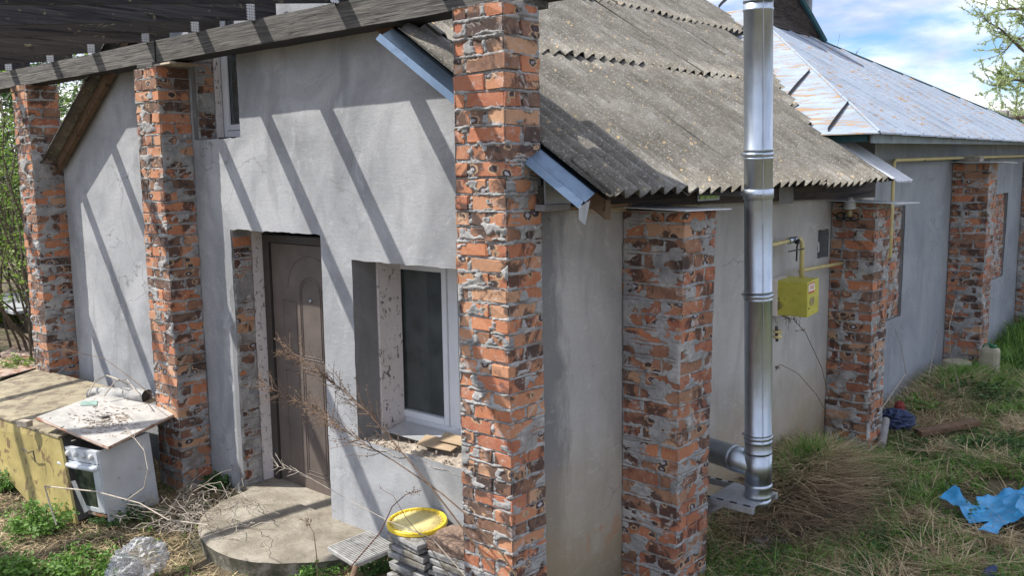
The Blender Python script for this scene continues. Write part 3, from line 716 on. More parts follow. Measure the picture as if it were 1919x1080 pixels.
for ri, (xh, xl) in enumerate(rows):
    ye = yend((xh+xl)/2-.1) if ri else 3.80
    y0r = -.02 if ri else YV; bnd = [y0r]+[YV+.75+.93*k+(.35, -.25, .1)[ri] for k in range(0, 12)]; bnd = [q for q in bnd if q < ye-.3]+[ye]
    if ri == 0: bnd = [YV, .56, 1.49, 2.40, 3.25, 3.80]
    for k in range(len(bnd)-1):
        y1_ = bnd[k+1]+(.07 if k < len(bnd)-2 else 0)
        link('roof_sheet', sheet_mesh(xh, xl+random.uniform(-.02, .02), bnd[k], y1_, .020*ri+.014*(1-k % 2)+.0, 1, ri*20+k), house)
# upper sheets that lap over the hip: stepped ragged ends
for k, (xh, xl, y0_, y1_) in enumerate([(-.98, -.22, 3.78, 4.0), (-1.3, -.50, 3.98, 4.36), (-2.1, -.80, 4.34, 4.75)]):
    link('roof_sheet', sheet_mesh(xh, xl, y0_, y1_, .02, 1, 90+k), house)
for ri, (xh, xl) in enumerate([(-5.02, -6.08), (-3.98, -5.12), (-2.98, -4.08)]):
    for k in range(5): link('roof_sheet', sheet_mesh(xh, xl, YV+k*1.0, YV+1.07+k*1.0, .012*ri+.008*(k % 2), -1, ri*20+k+200), house)
# small broken overlay piece and slipped shard near the eave
link('roof_sheet_fragment', sheet_mesh(.22, .50, -.17, .13, .020, 1, 333), house)
# white metal strip at the far end
def strip(x_hi, x_lo, y0, y1, lift, mat, name, amp=.012, pitch=.07):
    nw = max(6, int((y1-y0)/pitch*8)); ys = np.linspace(y0, y1, nw); xs = np.linspace(x_hi, x_lo, 5); Xg, Yg = np.meshgrid(xs, ys, indexing='ij')
    h = lift+amp*np.cos(2*np.pi*Yg/pitch)
    return link(name, me_arr(name, np.stack([Xg+.548*h, Yg, 2.6-.655*Xg+.837*h], -1).reshape(-1, 3), grid_faces(5, nw), mat, True), house)
strip(-.12, .50, 3.78, 3.90, .028, 'white_cap', 'verge_strip', .003, .12)
strip(-.10, .52, 3.90, 4.30, .008, 'white_cap', 'metal_roof_strip')
# gable flashing: folded strip under the sheet edge
prof = [(-.08, .0), (-.205, -.015), (-.285, -.055), (-.30, -.05), (-.335, -.085), (-.345, -.08)]
fl = B(); vs = []
xsf = np.linspace(-1.03, .40, 12)
for x_ in xsf: vs.append([fl.bm.verts.new((x_, y_, 2.6-.655*x_+dz_-.03)) for y_, dz_ in prof])
for a_, b_ in zip(vs, vs[1:]):
    for k in range(len(prof)-1): fl.bm.faces.new((a_[k], a_[k+1], b_[k+1], b_[k]))
fl.done('gable_flashing', 'flashing_metal', house)
t1 = B(); t1.poly([(.402, -.25, 2.26), (.402, -.34, 2.23), (.40, -.335, 2.17), (.395, -.28, 2.14)], (.002, .0, 0)); t1.done('flashing_tab', 'matt_galvanised', house)
# verge rafters and left verge board
vb = B()
for (xa, xb) in ((-3.0, .38), (-3.0, -6.02)):
    za, zb = RZ(xa)-.075-(.05 if xb > 0 else 0), RZ(xb)-.075-(.05 if xb > 0 else 0)
    vb.hexa([Vector(q) for q in [(xa, -.085, za-.07), (xb, -.085, zb-.07), (xb, -.04, zb-.07), (xa, -.04, za-.07), (xa, -.085, za+.03), (xb, -.085, zb+.03), (xb, -.04, zb+.03), (xa, -.04, za+.03)]])
vb.done('verge_board', 'brown_plank', house)
# eave beam (sags a little to the far end)
eb = B(); eb.hexa([Vector(q) for q in [(.03, -.24, 2.205), (.10, -.24, 2.205), (.10, 4.62, 2.112), (.03, 4.62, 2.112), (.03, -.24, 2.33), (.10, -.24, 2.33), (.10, 4.62, 2.255), (.03, 4.62, 2.255)]]); eb.done('eave_beam', 'dark_plank', house)
quadbox(house, 'eave_batten', 'brown_plank', (.104, -.26, 2.197), (.125, .55, 2.216), .002)
quadbox(house, 'wall_plate', 'pale_wood', (.004, .2, 2.16), (.028, 1.6, 2.20), .002)
quadbox(house, 'grey_flap', 'matt_galvanised', (.105, -.235, 2.225), (.112, -.02, 2.44), .0, jit=.004)
quadbox(house, 'flap_block', 'plaster_dark', (.07, -.27, 2.20), (.135, -.05, 2.235), .004, jit=.003)
quadbox(house, 'mortar_patch', 'plaster_dark', (.101, 2.55, 2.13), (.106, 2.80, 2.275), .002, jit=.006)
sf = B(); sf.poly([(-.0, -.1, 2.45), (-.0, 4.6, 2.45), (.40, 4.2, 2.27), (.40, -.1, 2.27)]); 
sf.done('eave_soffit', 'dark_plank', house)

# ------------------------------------------------------------------ main house behind
mh = empty('main_house', (0, 5, 0), 'long rendered house with peeling pale blue metal hip roof behind the annex', 'house')
def bricked(y0, y1, z0, z1, seed):
    zs = list(np.arange(z0, z1-.03, .083))+[z1]; js = []; xr = -.035
    for i in range(len(zs)-1):
        y = y0; off = (.0, -.13)[i % 2]; cuts = []
        yy = y0+off
        while yy < y1:
            a_, b_ = max(y0, yy), min(y1, yy+.25)
            if b_-a_ > .03:
                put_brick(mh, (xr-.08, a_+.005, zs[i]+.006), (xr+random.gauss(0, .003), b_-.005, zs[i+1]-.006), 'brick_burnt', mh.location)
            cuts.append(b_-y0); yy += .26
        js.append(cuts)
    V, F = mortar_face((xr, y0, 0), (0, 1, 0), (1, 0, 0), y1-y0, zs, js, .01, lambda Z: np.zeros(Z.shape+(3,)), .56, seed)
    link('infill_mortar', me_arr('infill_mortar', V, F, 'mortar', True), mh)
    b_ = B(); b_.box((-.2, y1+.003, z0-.02), (-.006, y1+.04, z1+.02)); b_.box((-.2, y0-.04, z0-.02), (-.006, y0-.003, z1+.02)); b_.box((-.2, y0, z1+.004), (-.006, y1, z1+.04)); b_.box((-.2, y0, z0-.04), (-.006, y1, z0-.004)); b_.done('window_niche', 'plaster_dark', mh)
W1 = (4.95, 5.82, .842, 1.985); W2 = (9.25, 10.25, .82, 1.99)
wall_grid('X', -.001, 4.86, 14.5, -.3, 2.72, [W1, W2], 'plaster_main', 'side_wall', mh, .06, None, .004, seed=3)
wall_grid('X', -.001, 4.86, 4.90, 2.24, 2.72, [], 'plaster_main', 'side_wall', mh, .04) if False else None
bricked(*W1, 61); bricked(*W2, 63)
quadbox(mh, 'front_wall', 'plaster_dark', (-6, 4.86, 2.1), (-.01, 4.95, 2.9)); quadbox(mh, 'porch_eave_board', 'teal_board', (-1.2, 3.78, 2.60), (.30, 3.82, 2.67), .003)  # dark teal board below the front eave
quadbox(mh, 'back_wall', 'plaster_dark', (-6, 14.4, -.3), (-.02, 14.5, 2.7))
# hip roof: front hip plane z=2.77+.535(Y-3.87); right slope z=2.938-.618 X
YF = 3.68; XE = .432; ZE = 2.672
def pf(x, y): return (x, y, 2.77+.535*(y-3.87))
def pr(x, y, dz=0): return (x, y, 2.938-.6178*x+dz)
zr = 4.35; xr = (2.938-zr)/.6178; yr = 3.87+(zr-2.77)/.535
hp = B(); hp.poly([pf(XE, YF), (xr, yr, zr), (-6.5, yr, zr), (-6.5, YF, 2.668)], (0, 0, -.01)); hp.done('hip_slope', 'peeling_hip', mh)
# eave slopes: eave rises gently away from the camera
YB = 10.9
far_top = (xr, yr+.2, zr)
rp = B(); rp.poly([pr(XE, YF), pr(XE, 12.2), (-.25, 10.6, 3.092), (-1.58, 7.78, 3.914), (xr, yr+.25, zr), (xr, yr, zr)], (0, 0, -.01)); rp.done('side_slope', 'peeling_metal', mh)
lp = B(); lp.poly([pr(XE-.01, 12.2, -.02), (-.25, 10.6, 3.08), (-1.58, 7.78, 3.90), (-2.6, 9.5, 3.5), (-2.2, 13.5, 2.66)], (0, 0, -.01)); lp.done('far_slope', 'peeling_metal', mh)
0 and quadbox(mh, 'ridge_block', 'plaster_dark', (-6, yr, 2.7), (xr-.3, yr+.4, zr-.02))
sm = []
for k in range(15):
    ys_ = 4.35+k*.50
    # seam rises from eave up to hip line / far edge
    def top_x(y):
        xh = (2.938-(2.77+.535*(y-3.87)))/.6178 if y < yr else -9
        if y > 7.8: xh = max(xh, -1.58+(y-7.78)*.475)
        return max(xh, xr+.02)
    xt = top_x(ys_)
    if xt > XE-.12: continue
    wv = [(XE-.005-(XE-xt)*q, ys_+random.uniform(-.006, .006)-.02*q, 2.938-.6178*(XE-(XE-xt)*q)+.006+random.uniform(-.002, .004)) for q in np.linspace(0, .97, 8)]
    b_ = B(); b_.tube(wv, [random.uniform(.013, .021) for _ in wv], 5); b_.done('standing_seam', 'peeling_metal', mh)
def seamf(p, q, lift, r=.012):
    b_ = B(); P_ = [Vector(p)+(Vector(q)-Vector(p))*f_ for f_ in np.linspace(0, 1, 6)]
    for i, v_ in enumerate(P_): v_.z += lift+.006*math.sin(i*.9)
    vs_ = [b_.bm.verts.new(v_+Vector((0, 0, -.022))) for v_ in P_]; ws_ = [b_.bm.verts.new(v_+Vector((-.004, -.006, .022))) for v_ in P_]
    for i in range(5): b_.bm.faces.new((vs_[i], vs_[i+1], ws_[i+1], ws_[i]))
    b_.done('raised_seam', 'dark_metal', mh)  # dark strip stands in for the shaded gap under the lifted seam
for p_, q_ in [((1552, 247), (1591, 193)), ((1477, 182), (1518, 134)), ((1349, 12), (1362, 0)), ((1390, 62), (1408, 38))]: pass
seamf((-0.002, 3.718, 2.689), (-0.017, 4.205, 2.949), .01); seamf((-0.659, 4.389, 3.048), (-0.666, 4.897, 3.319), .01); seamf((-1.989, 6.032, 3.927), (-2.062, 6.392, 4.119), .01); seamf((-2.779, 6.992, 4.440), (-2.812, 7.298, 4.604), .01)
hr = B(); hr.tube([Vector(pf(XE, YF))+(Vector((xr, yr, zr))-Vector(pf(XE, YF)))*q+Vector((0, 0, .006+random.uniform(0, .006))) for q in np.linspace(0, 1, 14)], .011, 5); hr.done('hip_seam', 'peeling_metal', mh)
er = B(); er.tube([pr(XE, 12.2, .0), (-.25, 10.6, 3.095), (-1.58, 7.78, 3.917), (xr, yr+.25, zr)], .016, 6); er.done('far_edge_roll', 'teal_board', mh)
fa = B(); fa.hexa([Vector(q) for q in [(.345, 3.73, 2.585), (.365, 3.73, 2.585), (.365, 12.2, 2.66), (.345, 12.2, 2.66), (.345, 3.73, 2.665), (.365, 3.73, 2.665), (.365, 12.2, 2.70), (.345, 12.2, 2.70)]]); fa.done('fascia_board', 'fascia_paint', mh)
so_ = B(); so_.hexa([Vector(q) for q in [(.0, 4.87, 2.655), (.344, 3.75, 2.60), (.344, 12.1, 2.672), (.0, 12.1, 2.70), (.0, 4.87, 2.665), (.344, 3.75, 2.61), (.344, 12.1, 2.682), (.0, 12.1, 2.71)]]); so_.done('soffit', 'teal_board', mh)
# eave lip scallops
lip = B()
for k in range(16):
    y0_ = 3.70+k*.5; lip.poly([pr(XE, y0_, .002), pr(XE, y0_+.49, .002), (XE+.008, y0_+.48, 2.660), (XE+.008, y0_+.01, 2.656)])
lip.done('eave_lip', 'peeling_metal', mh)
# dark overhanging gable of the upper roof
og = B(); a0, a1, a2, a3 = (-2.114, 7.000, 4.832), (-1.693, 7.000, 4.433), (-1.373, 7.000, 3.898), (-2.098, 7.000, 4.190)
og.poly([(-2.038, 6.200, 4.788), (-1.671, 6.900, 4.467), (-1.654, 7.700, 3.994), (-1.775, 6.400, 4.045), (-2.025, 6.200, 4.215)], (-.03, .03, 0)); og.done('dormer_underside', 'dark_plank', mh)
oe = B(); oe.tube([(-1.725, 6.880, 4.570), (-1.656, 6.900, 4.428), (-1.664, 7.300, 4.226), (-1.645, 7.680, 3.978)], .035, 6); oe.done('dormer_edge', 'teal_board', mh)
vp = B(); vp.lathe([(.07, 0), (.07, .75), (.085, .75), (.085, .80), (.06, .82)], (-2.118, 8.200, 4.326), (0, 0, 1), 16); vp.done('vent_pipe', 'matt_galvanised', mh)

# ------------------------------------------------------------------ pergola
pg = empty('timber_pergola', (-3.5, -.2, 3.27), 'dark timber pergola frame resting on the brick pillars above the door', 'pergola')
bm1 = B()
def beam(x0, x1, z0, z1, y0=-.22, y1=-.12):
    nx = 60; xs = np.linspace(x0, x1, nx); ring = [(y0, 0), (y0+.0, .5), (y0, 1), (y1, 1), (y1, .5), (y1, 0)]
    V = []; 
    for i, x_ in enumerate(xs):
        for j, (yy, f_) in enumerate(ring):
            n_ = (fbm(np.array([x_*2.3]), np.array([(j//3)*3.1]), x0, 4)[0]-.5)
            n2_ = (fbm(np.array([x_*9.]), np.array([j*5.1]), x0, 3)[0]-.5)
            V.append((x_, yy+n_*.006+n2_*.003, z0+(z1-z0)*f_+n_*.012+n2_*.004))
    F = []
    for i in range(nx-1):
        for j in range(6): F.append((i*6+j, i*6+(j+1) % 6, (i+1)*6+(j+1) % 6, (i+1)*6+j))
    for k in (0, (nx-1)*6): F += [(k, k+1, k+4, k+5), (k+1, k+2, k+3, k+4)]
    me = me_arr('beam', V, F, 'weathered_beam', False); me.materials.append(MATS['beam_shade'])   # front and back weathered; underside, top and ends carry painted near-black shade
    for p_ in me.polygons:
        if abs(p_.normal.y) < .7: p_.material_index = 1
    return link('beam', me, pg)
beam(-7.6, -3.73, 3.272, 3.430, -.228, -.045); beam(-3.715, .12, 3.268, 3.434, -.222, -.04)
bl = B(); bl.box((-3.98, -.25, 3.237), (-3.70, -.03, 3.268), .004, jit=.003); bl.done('packing_block', 'weathered_beam', pg); bl = B(); bl.box((-6.42, -.25, 3.272-.035), (-6.16, -.05, 3.270), .004, jit=.002); bl.done('packing_block', 'weathered_beam', pg); bl = B(); bl.box((-.26, -.30, 3.224), (.04, -.1, 3.262), .004); bl.done('packing_block', 'weathered_beam', pg)
b_ = B(); b_.box((-3.69, -.262, 3.235), (-3.45, -.02, 3.25), .002, jit=.003); b_.done('thin_batten', 'pale_wood', pg)
RX = [-7.4, -6.5, -5.55, -4.735, -3.81, -3.085, -2.377, -1.488, -.62]
for i, x_ in enumerate(RX):
    zb = 3.437; sl = .13; y0_, y1_ = -3.4, -.05; hgt = .145
    c = [Vector(q) for q in [(x_-.045, y0_, zb+sl*(y0_+.2)), (x_, y0_, zb+sl*(y0_+.2)), (x_, y1_, zb+sl*(y1_+.2)), (x_-.045, y1_, zb+sl*(y1_+.2))]]
    r_ = B().hexa(c+[q+Vector((0, 0, hgt)) for q in c]).done('rafter', 'dark_rafter' if i in (1, 6, 7, 8) else 'brown_rafter', pg)
    k_ = B(); k_.box((x_+.001, -.285, zb-.012), (x_+.004, -.222, zb+.10)); k_.box((x_+.004, -.232, zb-.09), (x_+.05, -.229, zb-.005)) if False else None
    k_.done('perforated_bracket', 'perforated_steel', r_)
ob = B().box((-7.6, -3.35, 2.86), (.12, -3.22, 3.02), .004).done('outer_beam', 'weathered_beam', pg)
for x_ in (-7.2, .02): B().box((x_-.06, -3.34, -.2), (x_+.06, -3.23, 2.858), .004).done('post', 'weathered_beam', pg)

# ------------------------------------------------------------------ flue
fx, fy = .58, 1.30
flu = empty('steel_flue', (fx, 1.305, .345), 'shiny galvanised steel flue pipe standing on a bracket beside the side wall', 'flue')
def ay(z): return 1.305-.0515*(z-.35)
def seg(z0, z1, r, name='flue_section', mat='galvanised', extra=None):
    q0, q1 = Vector((fx, ay(z0), z0)), Vector((fx, ay(z1), z1)); ax = (q1-q0); L = ax.length
    prof_ = extra(L) if extra else [(r, 0), (r, L)]
    return B().lathe(prof_, q0, ax, 48).done(name, mat, flu)
R0 = .083
def sec(L): return [(R0+.003, 0), (R0+.003, .012), (R0, .016), (R0, L*.5), (R0, L-.05), (R0+.004, L-.046), (R0+.004, L-.036), (R0, L-.032), (R0, L)]
for a_, b_ in ((.64, .757), (.757, 1.655), (1.655, 2.50), (2.50, 3.345), (3.345, 4.15)): seg(a_, b_, R0, extra=sec)
seg(.445, .64, R0, 'tee_body', extra=lambda L: [(R0, 0), (R0, L)])
seg(.353, .445, R0, 'drain_section', extra=lambda L: [(R0+.002, 0), (R0+.006, .008), (R0+.002, .016), (R0-.002, .06), (R0+.004, .066), (R0+.004, .076), (R0, .09)])
seg(.295, .344, R0, 'drain_cup', extra=lambda L: [(R0-.03, 0), (R0-.004, .01), (R0-.004, L)])
def clamp(z, h=.024, wide=False):
    c_ = seg(z-h/2, z+h/2, R0, 'clamp_band', 'galvanised', lambda L: [(R0+.003, 0), (R0+.0065, .003), (R0+.0065, L-.003), (R0+.003, L)])
    for an in (math.radians(-62), math.radians(-175)):
        dx, dy = math.cos(an), math.sin(an); p = Vector((fx+dx*(R0+.012), ay(z)+dy*(R0+.012), z)); tdir = Vector((-dy, dx, 0))
        b_ = B(); b_.tube([p-tdir*.018, p+tdir*.018], .0032, 6); b_.tube([p-tdir*.02, p-tdir*.012], .008, 6); b_.tube([p+tdir*.008, p+tdir*.013], .009, 6)
        b_.done('clamp_bolt', 'galvanised', c_)
for z_ in (2.482, 1.637, .745): clamp(z_)
B().tube([(fx+.062, ay(.66)-.0645, .68), (fx+.062, ay(4.1)-.0645, 4.1)], .0016, 4).done('long_seam', 'matt_galvanised', flu)
clamp(2.25, .06)
seg(.905-.30, .61, R0) if False else None
# tee branch to the wall
q0 = Vector((fx, ay(.55), .55)); br = Vector((-.575, .17, -.01))
tb = B(); L = br.length; rb = R0-.002
tb.lathe([(rb, 0), (rb, .15), (rb+.005, .155), (rb+.005, .168), (rb-.002, .172), (rb-.002, .19), (rb+.005, .195), (rb+.005, .21), (rb, .214), (rb, L)], q0, br, 36); tb.done('tee_branch', 'galvanised', flu)
# support bracket
bk = B(); zp = .345
bk.box((.34, 1.12, zp-.004), (.64, 1.45, zp), .001)
bk.done('support_plate', 'matt_galvanised', flu)
for y_ in (1.12, 1.445):
    b_ = B(); b_.box((.0, y_-.015, zp-.045), (.64, y_+.015, zp-.005), .002); b_.hexa([Vector(q) for q in [(.0, y_-.012, zp-.30), (.02, y_-.012, zp-.33), (.02, y_+.012, zp-.33), (.0, y_+.012, zp-.30), (.40, y_-.012, zp-.046), (.44, y_-.012, zp-.046), (.44, y_+.012, zp-.046), (.40, y_+.012, zp-.046)]]); b_.done('bracket_arm', 'matt_galvanised', flu)
    sl_ = B()
    for k in range(7): sl_.box((.03+k*.09, y_-.005 if y_ > 1.3 else y_-.006, zp-.0045), (.075+k*.09, y_+.006, zp+.001))
    sl_.done('bracket_slots', 'black_rubber', flu)
# upper wall bracket with lime film
ub = B(); ub.box((.104, 1.33, 2.232), (.50, 1.36, 2.262), .002); ub.box((.104, 1.33, 2.195), (.109, 1.62, 2.262)); ub.done('upper_bracket', 'matt_galvanised', flu)
B().box((.110, 1.35, 2.205), (.113, 1.60, 2.232)).done('green_film', 'lime_label', flu)

# ------------------------------------------------------------------ gas box and pipes
gb = empty('gas_meter_box', (.2, 2.65, 1.3), 'yellow metal gas box fixed to the side wall next to the flue', 'gas box')
M_ = Matrix.Translation((.02, 2.59, 1.287)) @ Matrix.Rotation(math.radians(3), 4, 'Z') @ Matrix.Rotation(math.radians(2.5), 4, 'X')
B().box((.075, 0, 0), (.305, .245, .265), .005, M=M_).done('cover', 'gas_yellow', gb)
B().box((.0, -.004, -.012), (.076, .25, .262), .004, M=M_).done('back_tray', 'pale_wood' if False else 'sticker_white', gb)
B().box((.3055, .02, .19), (.3075, .145, .245), M=M_).done('sticker', 'sticker_white', gb)
rl = B(); rl.box((.3078, .02, .246), (.3088, .145, .251), M=M_); rl.box((.3078, .02, .186), (.3088, .145, .190), M=M_); rl.box((.3078, .02, .178), (.3088, .145, .182), M=M_); rl.done('sticker_line', 'sticker_red', gb)
cu = bpy.data.curves.new('sticker_text', 'FONT'); cu.body = 'ГАЗ'; cu.size = .042; cu.extrude = .0006; cu.align_x = 'CENTER'
to = bpy.data.objects.new('sticker_text', cu); COL.objects.link(to); bpy.context.view_layer.update()
dg = bpy.context.evaluated_depsgraph_get(); tm = bpy.data.meshes.new_from_object(to.evaluated_get(dg)); bpy.data.objects.remove(to); tm.materials.append(MATS['sticker_red'])
tm.transform(M_ @ Matrix.Translation((.3082, .083, .203)) @ Matrix.Rotation(math.pi/2, 4, 'Z') @ Matrix.Rotation(math.pi/2, 4, 'X')); link('sticker_text', tm, gb)
pw = B(); pw.poly([M_ @ Vector((.306, y_, z_)) for y_, z_ in [(.085-.04+.0, .12), (.10-.03, .142), (.125, .142), (.14, .12), (.14, .10), (.125, .078), (.07, .078), (.045, .10)]], (.002, 0, 0)); pw.done('meter_window', 'beige_glass', gb)
B().lathe([(.007, 0), (.007, .003), (.003, .004)], M_ @ Vector((.305, .03, .065)), (1, 0, 0), 10).done('keyhole', 'black_rubber', gb)
for k in (0, 1): B().box((.11+k*.10, -.004, .212), (.155+k*.10, .0, .218), M=M_).done('louvre', 'gas_yellow', gb)
gp = empty('gas_pipe', (.1, 2.8, 1.5), 'yellow gas pipe with black valve running above the yellow gas box', 'pipe')
B().tube([(.07, 2.30, 1.82), (.11, 2.45, 1.835), (.125, 2.86, 1.850)], .016, 10).done('horizontal_pipe', 'pipe_yellow', gp)
B().tube([(.125, 2.84, 1.850), (.135, 2.89, 1.842), (.14, 2.905, 1.81), (.15, 2.86, 1.72), (.17, 2.72, 1.55)] if False else [(.125, 2.84, 1.850), (.14, 2.875, 1.848), (.15, 2.89, 1.82), (.155, 2.885, 1.545)], .018, 12).done('drop_pipe', 'pipe_yellow', gp)
B().tube([(.09, 2.47, 1.70), (.09, 2.47, 1.975)], .011, 8).done('riser_pipe', 'pipe_yellow', gp)
B().tube([(.15, 2.93, 1.555), (.115, 2.95, 1.585), (.10, 3.05, 1.588), (.11, 3.83, 1.575)], .015, 10).done('return_pipe', 'pipe_yellow', gp)
va = B(); va.tube([(.12, 2.70, 1.845), (.12, 2.78, 1.848)], .025, 10); va.tube([(.125, 2.79, 1.85), (.125, 2.83, 1.85)], .022, 10); vo = va.done('valve', 'galvanised', gp)
ha = B(); ha.tube([(.16, 2.80, 1.845), (.165, 2.76, 1.80), (.17, 2.745, 1.69)], .007, 6); ha.tube([(.17, 2.60, 1.775), (.17, 2.88, 1.775)], .005, 6); ha.lathe([(.02, 0), (.02, .03)], (.13, 2.81, 1.835), (1, 0, 0), 10); ha.done('valve_lever', 'black_rubber', gp)
gv = empty('gas_valve_stub', (.1, 2.45, 1.1), 'short yellow pipe stub with flange low on the wall behind the flue', 'pipe')
B().lathe([(.035, 0), (.035, .018), (.02, .02), (.02, .04), (.035, .042), (.035, .06)], (0.100, 2.599, 1.109), (0, 0, 1), 14).done('flange', 'pipe_yellow', gv)
B().tube([(0.100, 2.575, 1.203), (0.100, 2.591, 1.085)], .012, 8).done('stub', 'dark_metal', gv)
lpip = empty('wall_gas_pipe', (.1, 5, 1.5), 'long thin yellow gas pipe running along the wall under the eaves of the main house', 'pipe')
B().tube([(.06, 5.10, 1.50), (.10, 5.10, 1.53), (.10, 5.095, 2.42), (.10, 5.12, 2.449), (.10, 7.0, 2.468), (.10, 9, 2.485), (.10, 13.5, 2.52)], .018, 8).done('pipe_run', 'pipe_yellow', lpip)
for y_ in (6.0, 8.6): B().box((.0, y_-.01, 2.44), (.125, y_+.01, 2.447)).done('pipe_clip', 'dark_metal', lpip)
lm = empty('wall_lamp', (.19, 3.77, 2.08), 'small white ceramic lamp holder with bulb under the cap of the second buttress', 'lamp')
B().lathe([(.018, .05), (.024, .03), (.040, .02), (.046, -.03), (.050, -.035), (.046, -.045), (.03, -.047)], (.19, 3.76, 2.09), (0, -.1, 1), 18).done('shade', 'ceramic', lm)
B().lathe([(.012, 0), (.02, -.015), (.026, -.04), (.02, -.06), (.006, -.068)], (.19, 3.755, 2.043), (0, 0, 1), 12).done('bulb', 'beige_glass', lm)
cb = B()
for k in range(3):
    cb.tube([(.09+.06*k+.035*math.cos(a_), 3.815, 1.975+.035*math.sin(a_)) for a_ in np.linspace(0, 6.1, 10)], .006, 5)
cb.tube([(.02, 3.82, 2.0), (.09, 3.81, 1.96), (.21, 3.815, 1.97)], .006, 5); cb.done('cable_coil', 'black_rubber', lm)
B().tube([(-.05, 3.60, 1.66), (.0, 3.59, 1.69), (.0, 3.585, 1.76), (-.05, 3.59, 1.80)], .006, 6).done('white_cable', 'white_plastic', house)
quadbox(house, 'niche_back', 'plaster_dark', (-.16, 3.55, 1.6), (-.13, 3.83, 1.9)); quadbox(house, 'niche_side', 'plaster_dark', (-.13, 3.803, 1.6), (-.004, 3.83, 1.9)); quadbox(house, 'niche_bottom', 'plaster', (-.13, 3.55, 1.6), (-.004, 3.803, 1.627))

# ------------------------------------------------------------------ concrete step
n = 40; cx, cy, r = -2.24, .0, .84
tp = B(); pts = []
for i in range(n+1):
    a = math.pi+math.pi*i/n; rr = r*(1+.012*math.sin(i*2.1)+.01*math.sin(i*.9)); pts.append((cx+rr*math.cos(a)*1.0, cy-.005+rr*math.sin(a), 0))
step = empty('concrete_step', (cx, cy-.4, -.2), 'round grey concrete slab step in front of the brown door', 'step')
nr, na = 26, 90; rr_, aa = np.meshgrid(np.linspace(0, 1, nr), np.linspace(math.pi, 2*math.pi, na), indexing='ij')
rad = r*(1+.006*np.sin(aa*5.3)+(fbm(aa*9, aa*0, 3, 3)-.5)*.02)
XX = cx+rad*rr_*np.cos(aa); YY = cy+.02+rad*rr_*np.sin(aa); ZZ = -.055+(fbm(XX*5, YY*5, 1, 4)-.5)*.02+(fbm(XX*30, YY*30, 1, 3)-.5)*.006-.02*sst(.95, 1.0, rr_)
link('slab_top', me_arr('slab_top', np.stack([XX, YY, ZZ], -1).reshape(-1, 3), grid_faces(nr, na), 'old_concrete', True), step)
hs = np.linspace(0, 1, 10); HH, AA = np.meshgrid(hs, aa[-1], indexing='ij'); rad2 = rad[-1][None, :]-.015*np.sin(HH*3)+(fbm(AA*12, HH*3, 8, 3)-.5)*.03*HH
link('slab_edge', me_arr('slab_edge', np.stack([cx+rad2*np.cos(AA), cy+.02+rad2*np.sin(AA), ZZ[-1][None, :]-.002-HH*.25], -1).reshape(-1, 3), grid_faces(10, na), 'mossy_concrete', True), step)

# ------------------------------------------------------------------ paving tile stack
TG = 'stacked paving tiles beside the corner pillar'
tl_mesh = {}
for k in range(11):
    z_ = -.17+k*.0385
    for j, (x_, y_, rt) in enumerate(((-.86, -.225, -.05), (-.525, -.215, .06))):
        if j == 1 and k > 9: continue
        w_, d_ = .31, .31
        M2 = Matrix.Translation((x_+random.uniform(-.025, .025), y_+random.uniform(-.03, .03), z_)) @ Matrix.Rotation(rt+random.uniform(-.10, .10), 4, 'Z') @ Matrix.Rotation(random.uniform(-.02, .02), 4, 'Y')
        o = B().box((-w_/2, -d_/2, 0), (w_/2, d_/2, .031), .004, M=M2, jit=.004).done('paving_tile', 'paving_tile')
        lab = ('grey paving tile in the %s stack under the yellow lid' if j == 0 else 'grey paving tile in the %s stack against the corner pillar') % ('left' if j == 0 else 'right')
        lab += (', lowest of all', ', second from the ground', ', third from the ground', ', fourth from the ground', ', fifth from the ground', ', sixth from the ground', ', seventh from the ground', ', eighth from the ground', ', ninth from the ground', ', tenth from the ground', ', the very topmost one')[k]
        tagp(o, lab, 'paving tile', TG)
o = empty('ribbed_tile', (-1.27, -.37, .05), 'loose pale ribbed tile leaning out in front of the tile stack', 'tile')
M2 = Matrix.Translation((-1.27, -.37, .045)) @ Matrix.Rotation(-.12, 4, 'Z') @ Matrix.Rotation(.03, 4, 'Y') @ Matrix.Rotation(.05, 4, 'X')
B().box((-.16, -.16, 0), (.16, .16, .03), .004, M=M2).done('tile_body', 'textured_tile', o)
rb_ = B()
for k in range(16): rb_.box((-.152+k*.0195, -.152, .029), (-.152+k*.0195+.011, .152, .034), M=M2)
rb_.done('ribs', 'textured_tile', o)
o = B().tube([(-.96, -.80, -.18), (-1.05, -.66, -.03), (-1.12, -.55, .045)], .020, 8).done('rusty_pipe_end', 'twig_brown'); tagp(o, 'short rusty bar propping the loose ribbed tile', 'bar')
yl_ = empty('bucket_lid', (-1.08, -.10, .19), 'round yellow plastic bucket lid lying upside down on the tile stack', 'lid')
Lc = Vector((-.935, -.21, .262)); axl = (.03, -.05, 1)
B().lathe([(.165, .004), (.165, .010), (.001, .009)][::-1]+[(.165, .0)], Lc, axl, 40).done('lid_disc', 'lid_inside', yl_)
B().lathe([(.164, .006), (.168, .020), (.172, .022), (.180, .022), (.184, .019), (.187, .002), (.186, -.002), (.176, -.003), (.164, -.003)], Lc, axl, 48, False).done('lid_rim_outer', 'lid_yellow', yl_)
rt_ = B(); qd = Vector((0, 0, 1)).rotation_difference(Vector(axl).normalized())
for k in range(26):
    a = 2*math.pi*k/26; d0 = qd @ Vector((math.cos(a), math.sin(a), 0)); rt_.tube([Lc+d0*.150+qd @ Vector((0, 0, .010)), Lc+d0*.163+qd @ Vector((0, 0, .021))], .003, 4)
rt_.done('lid_teeth', 'lid_yellow', yl_)
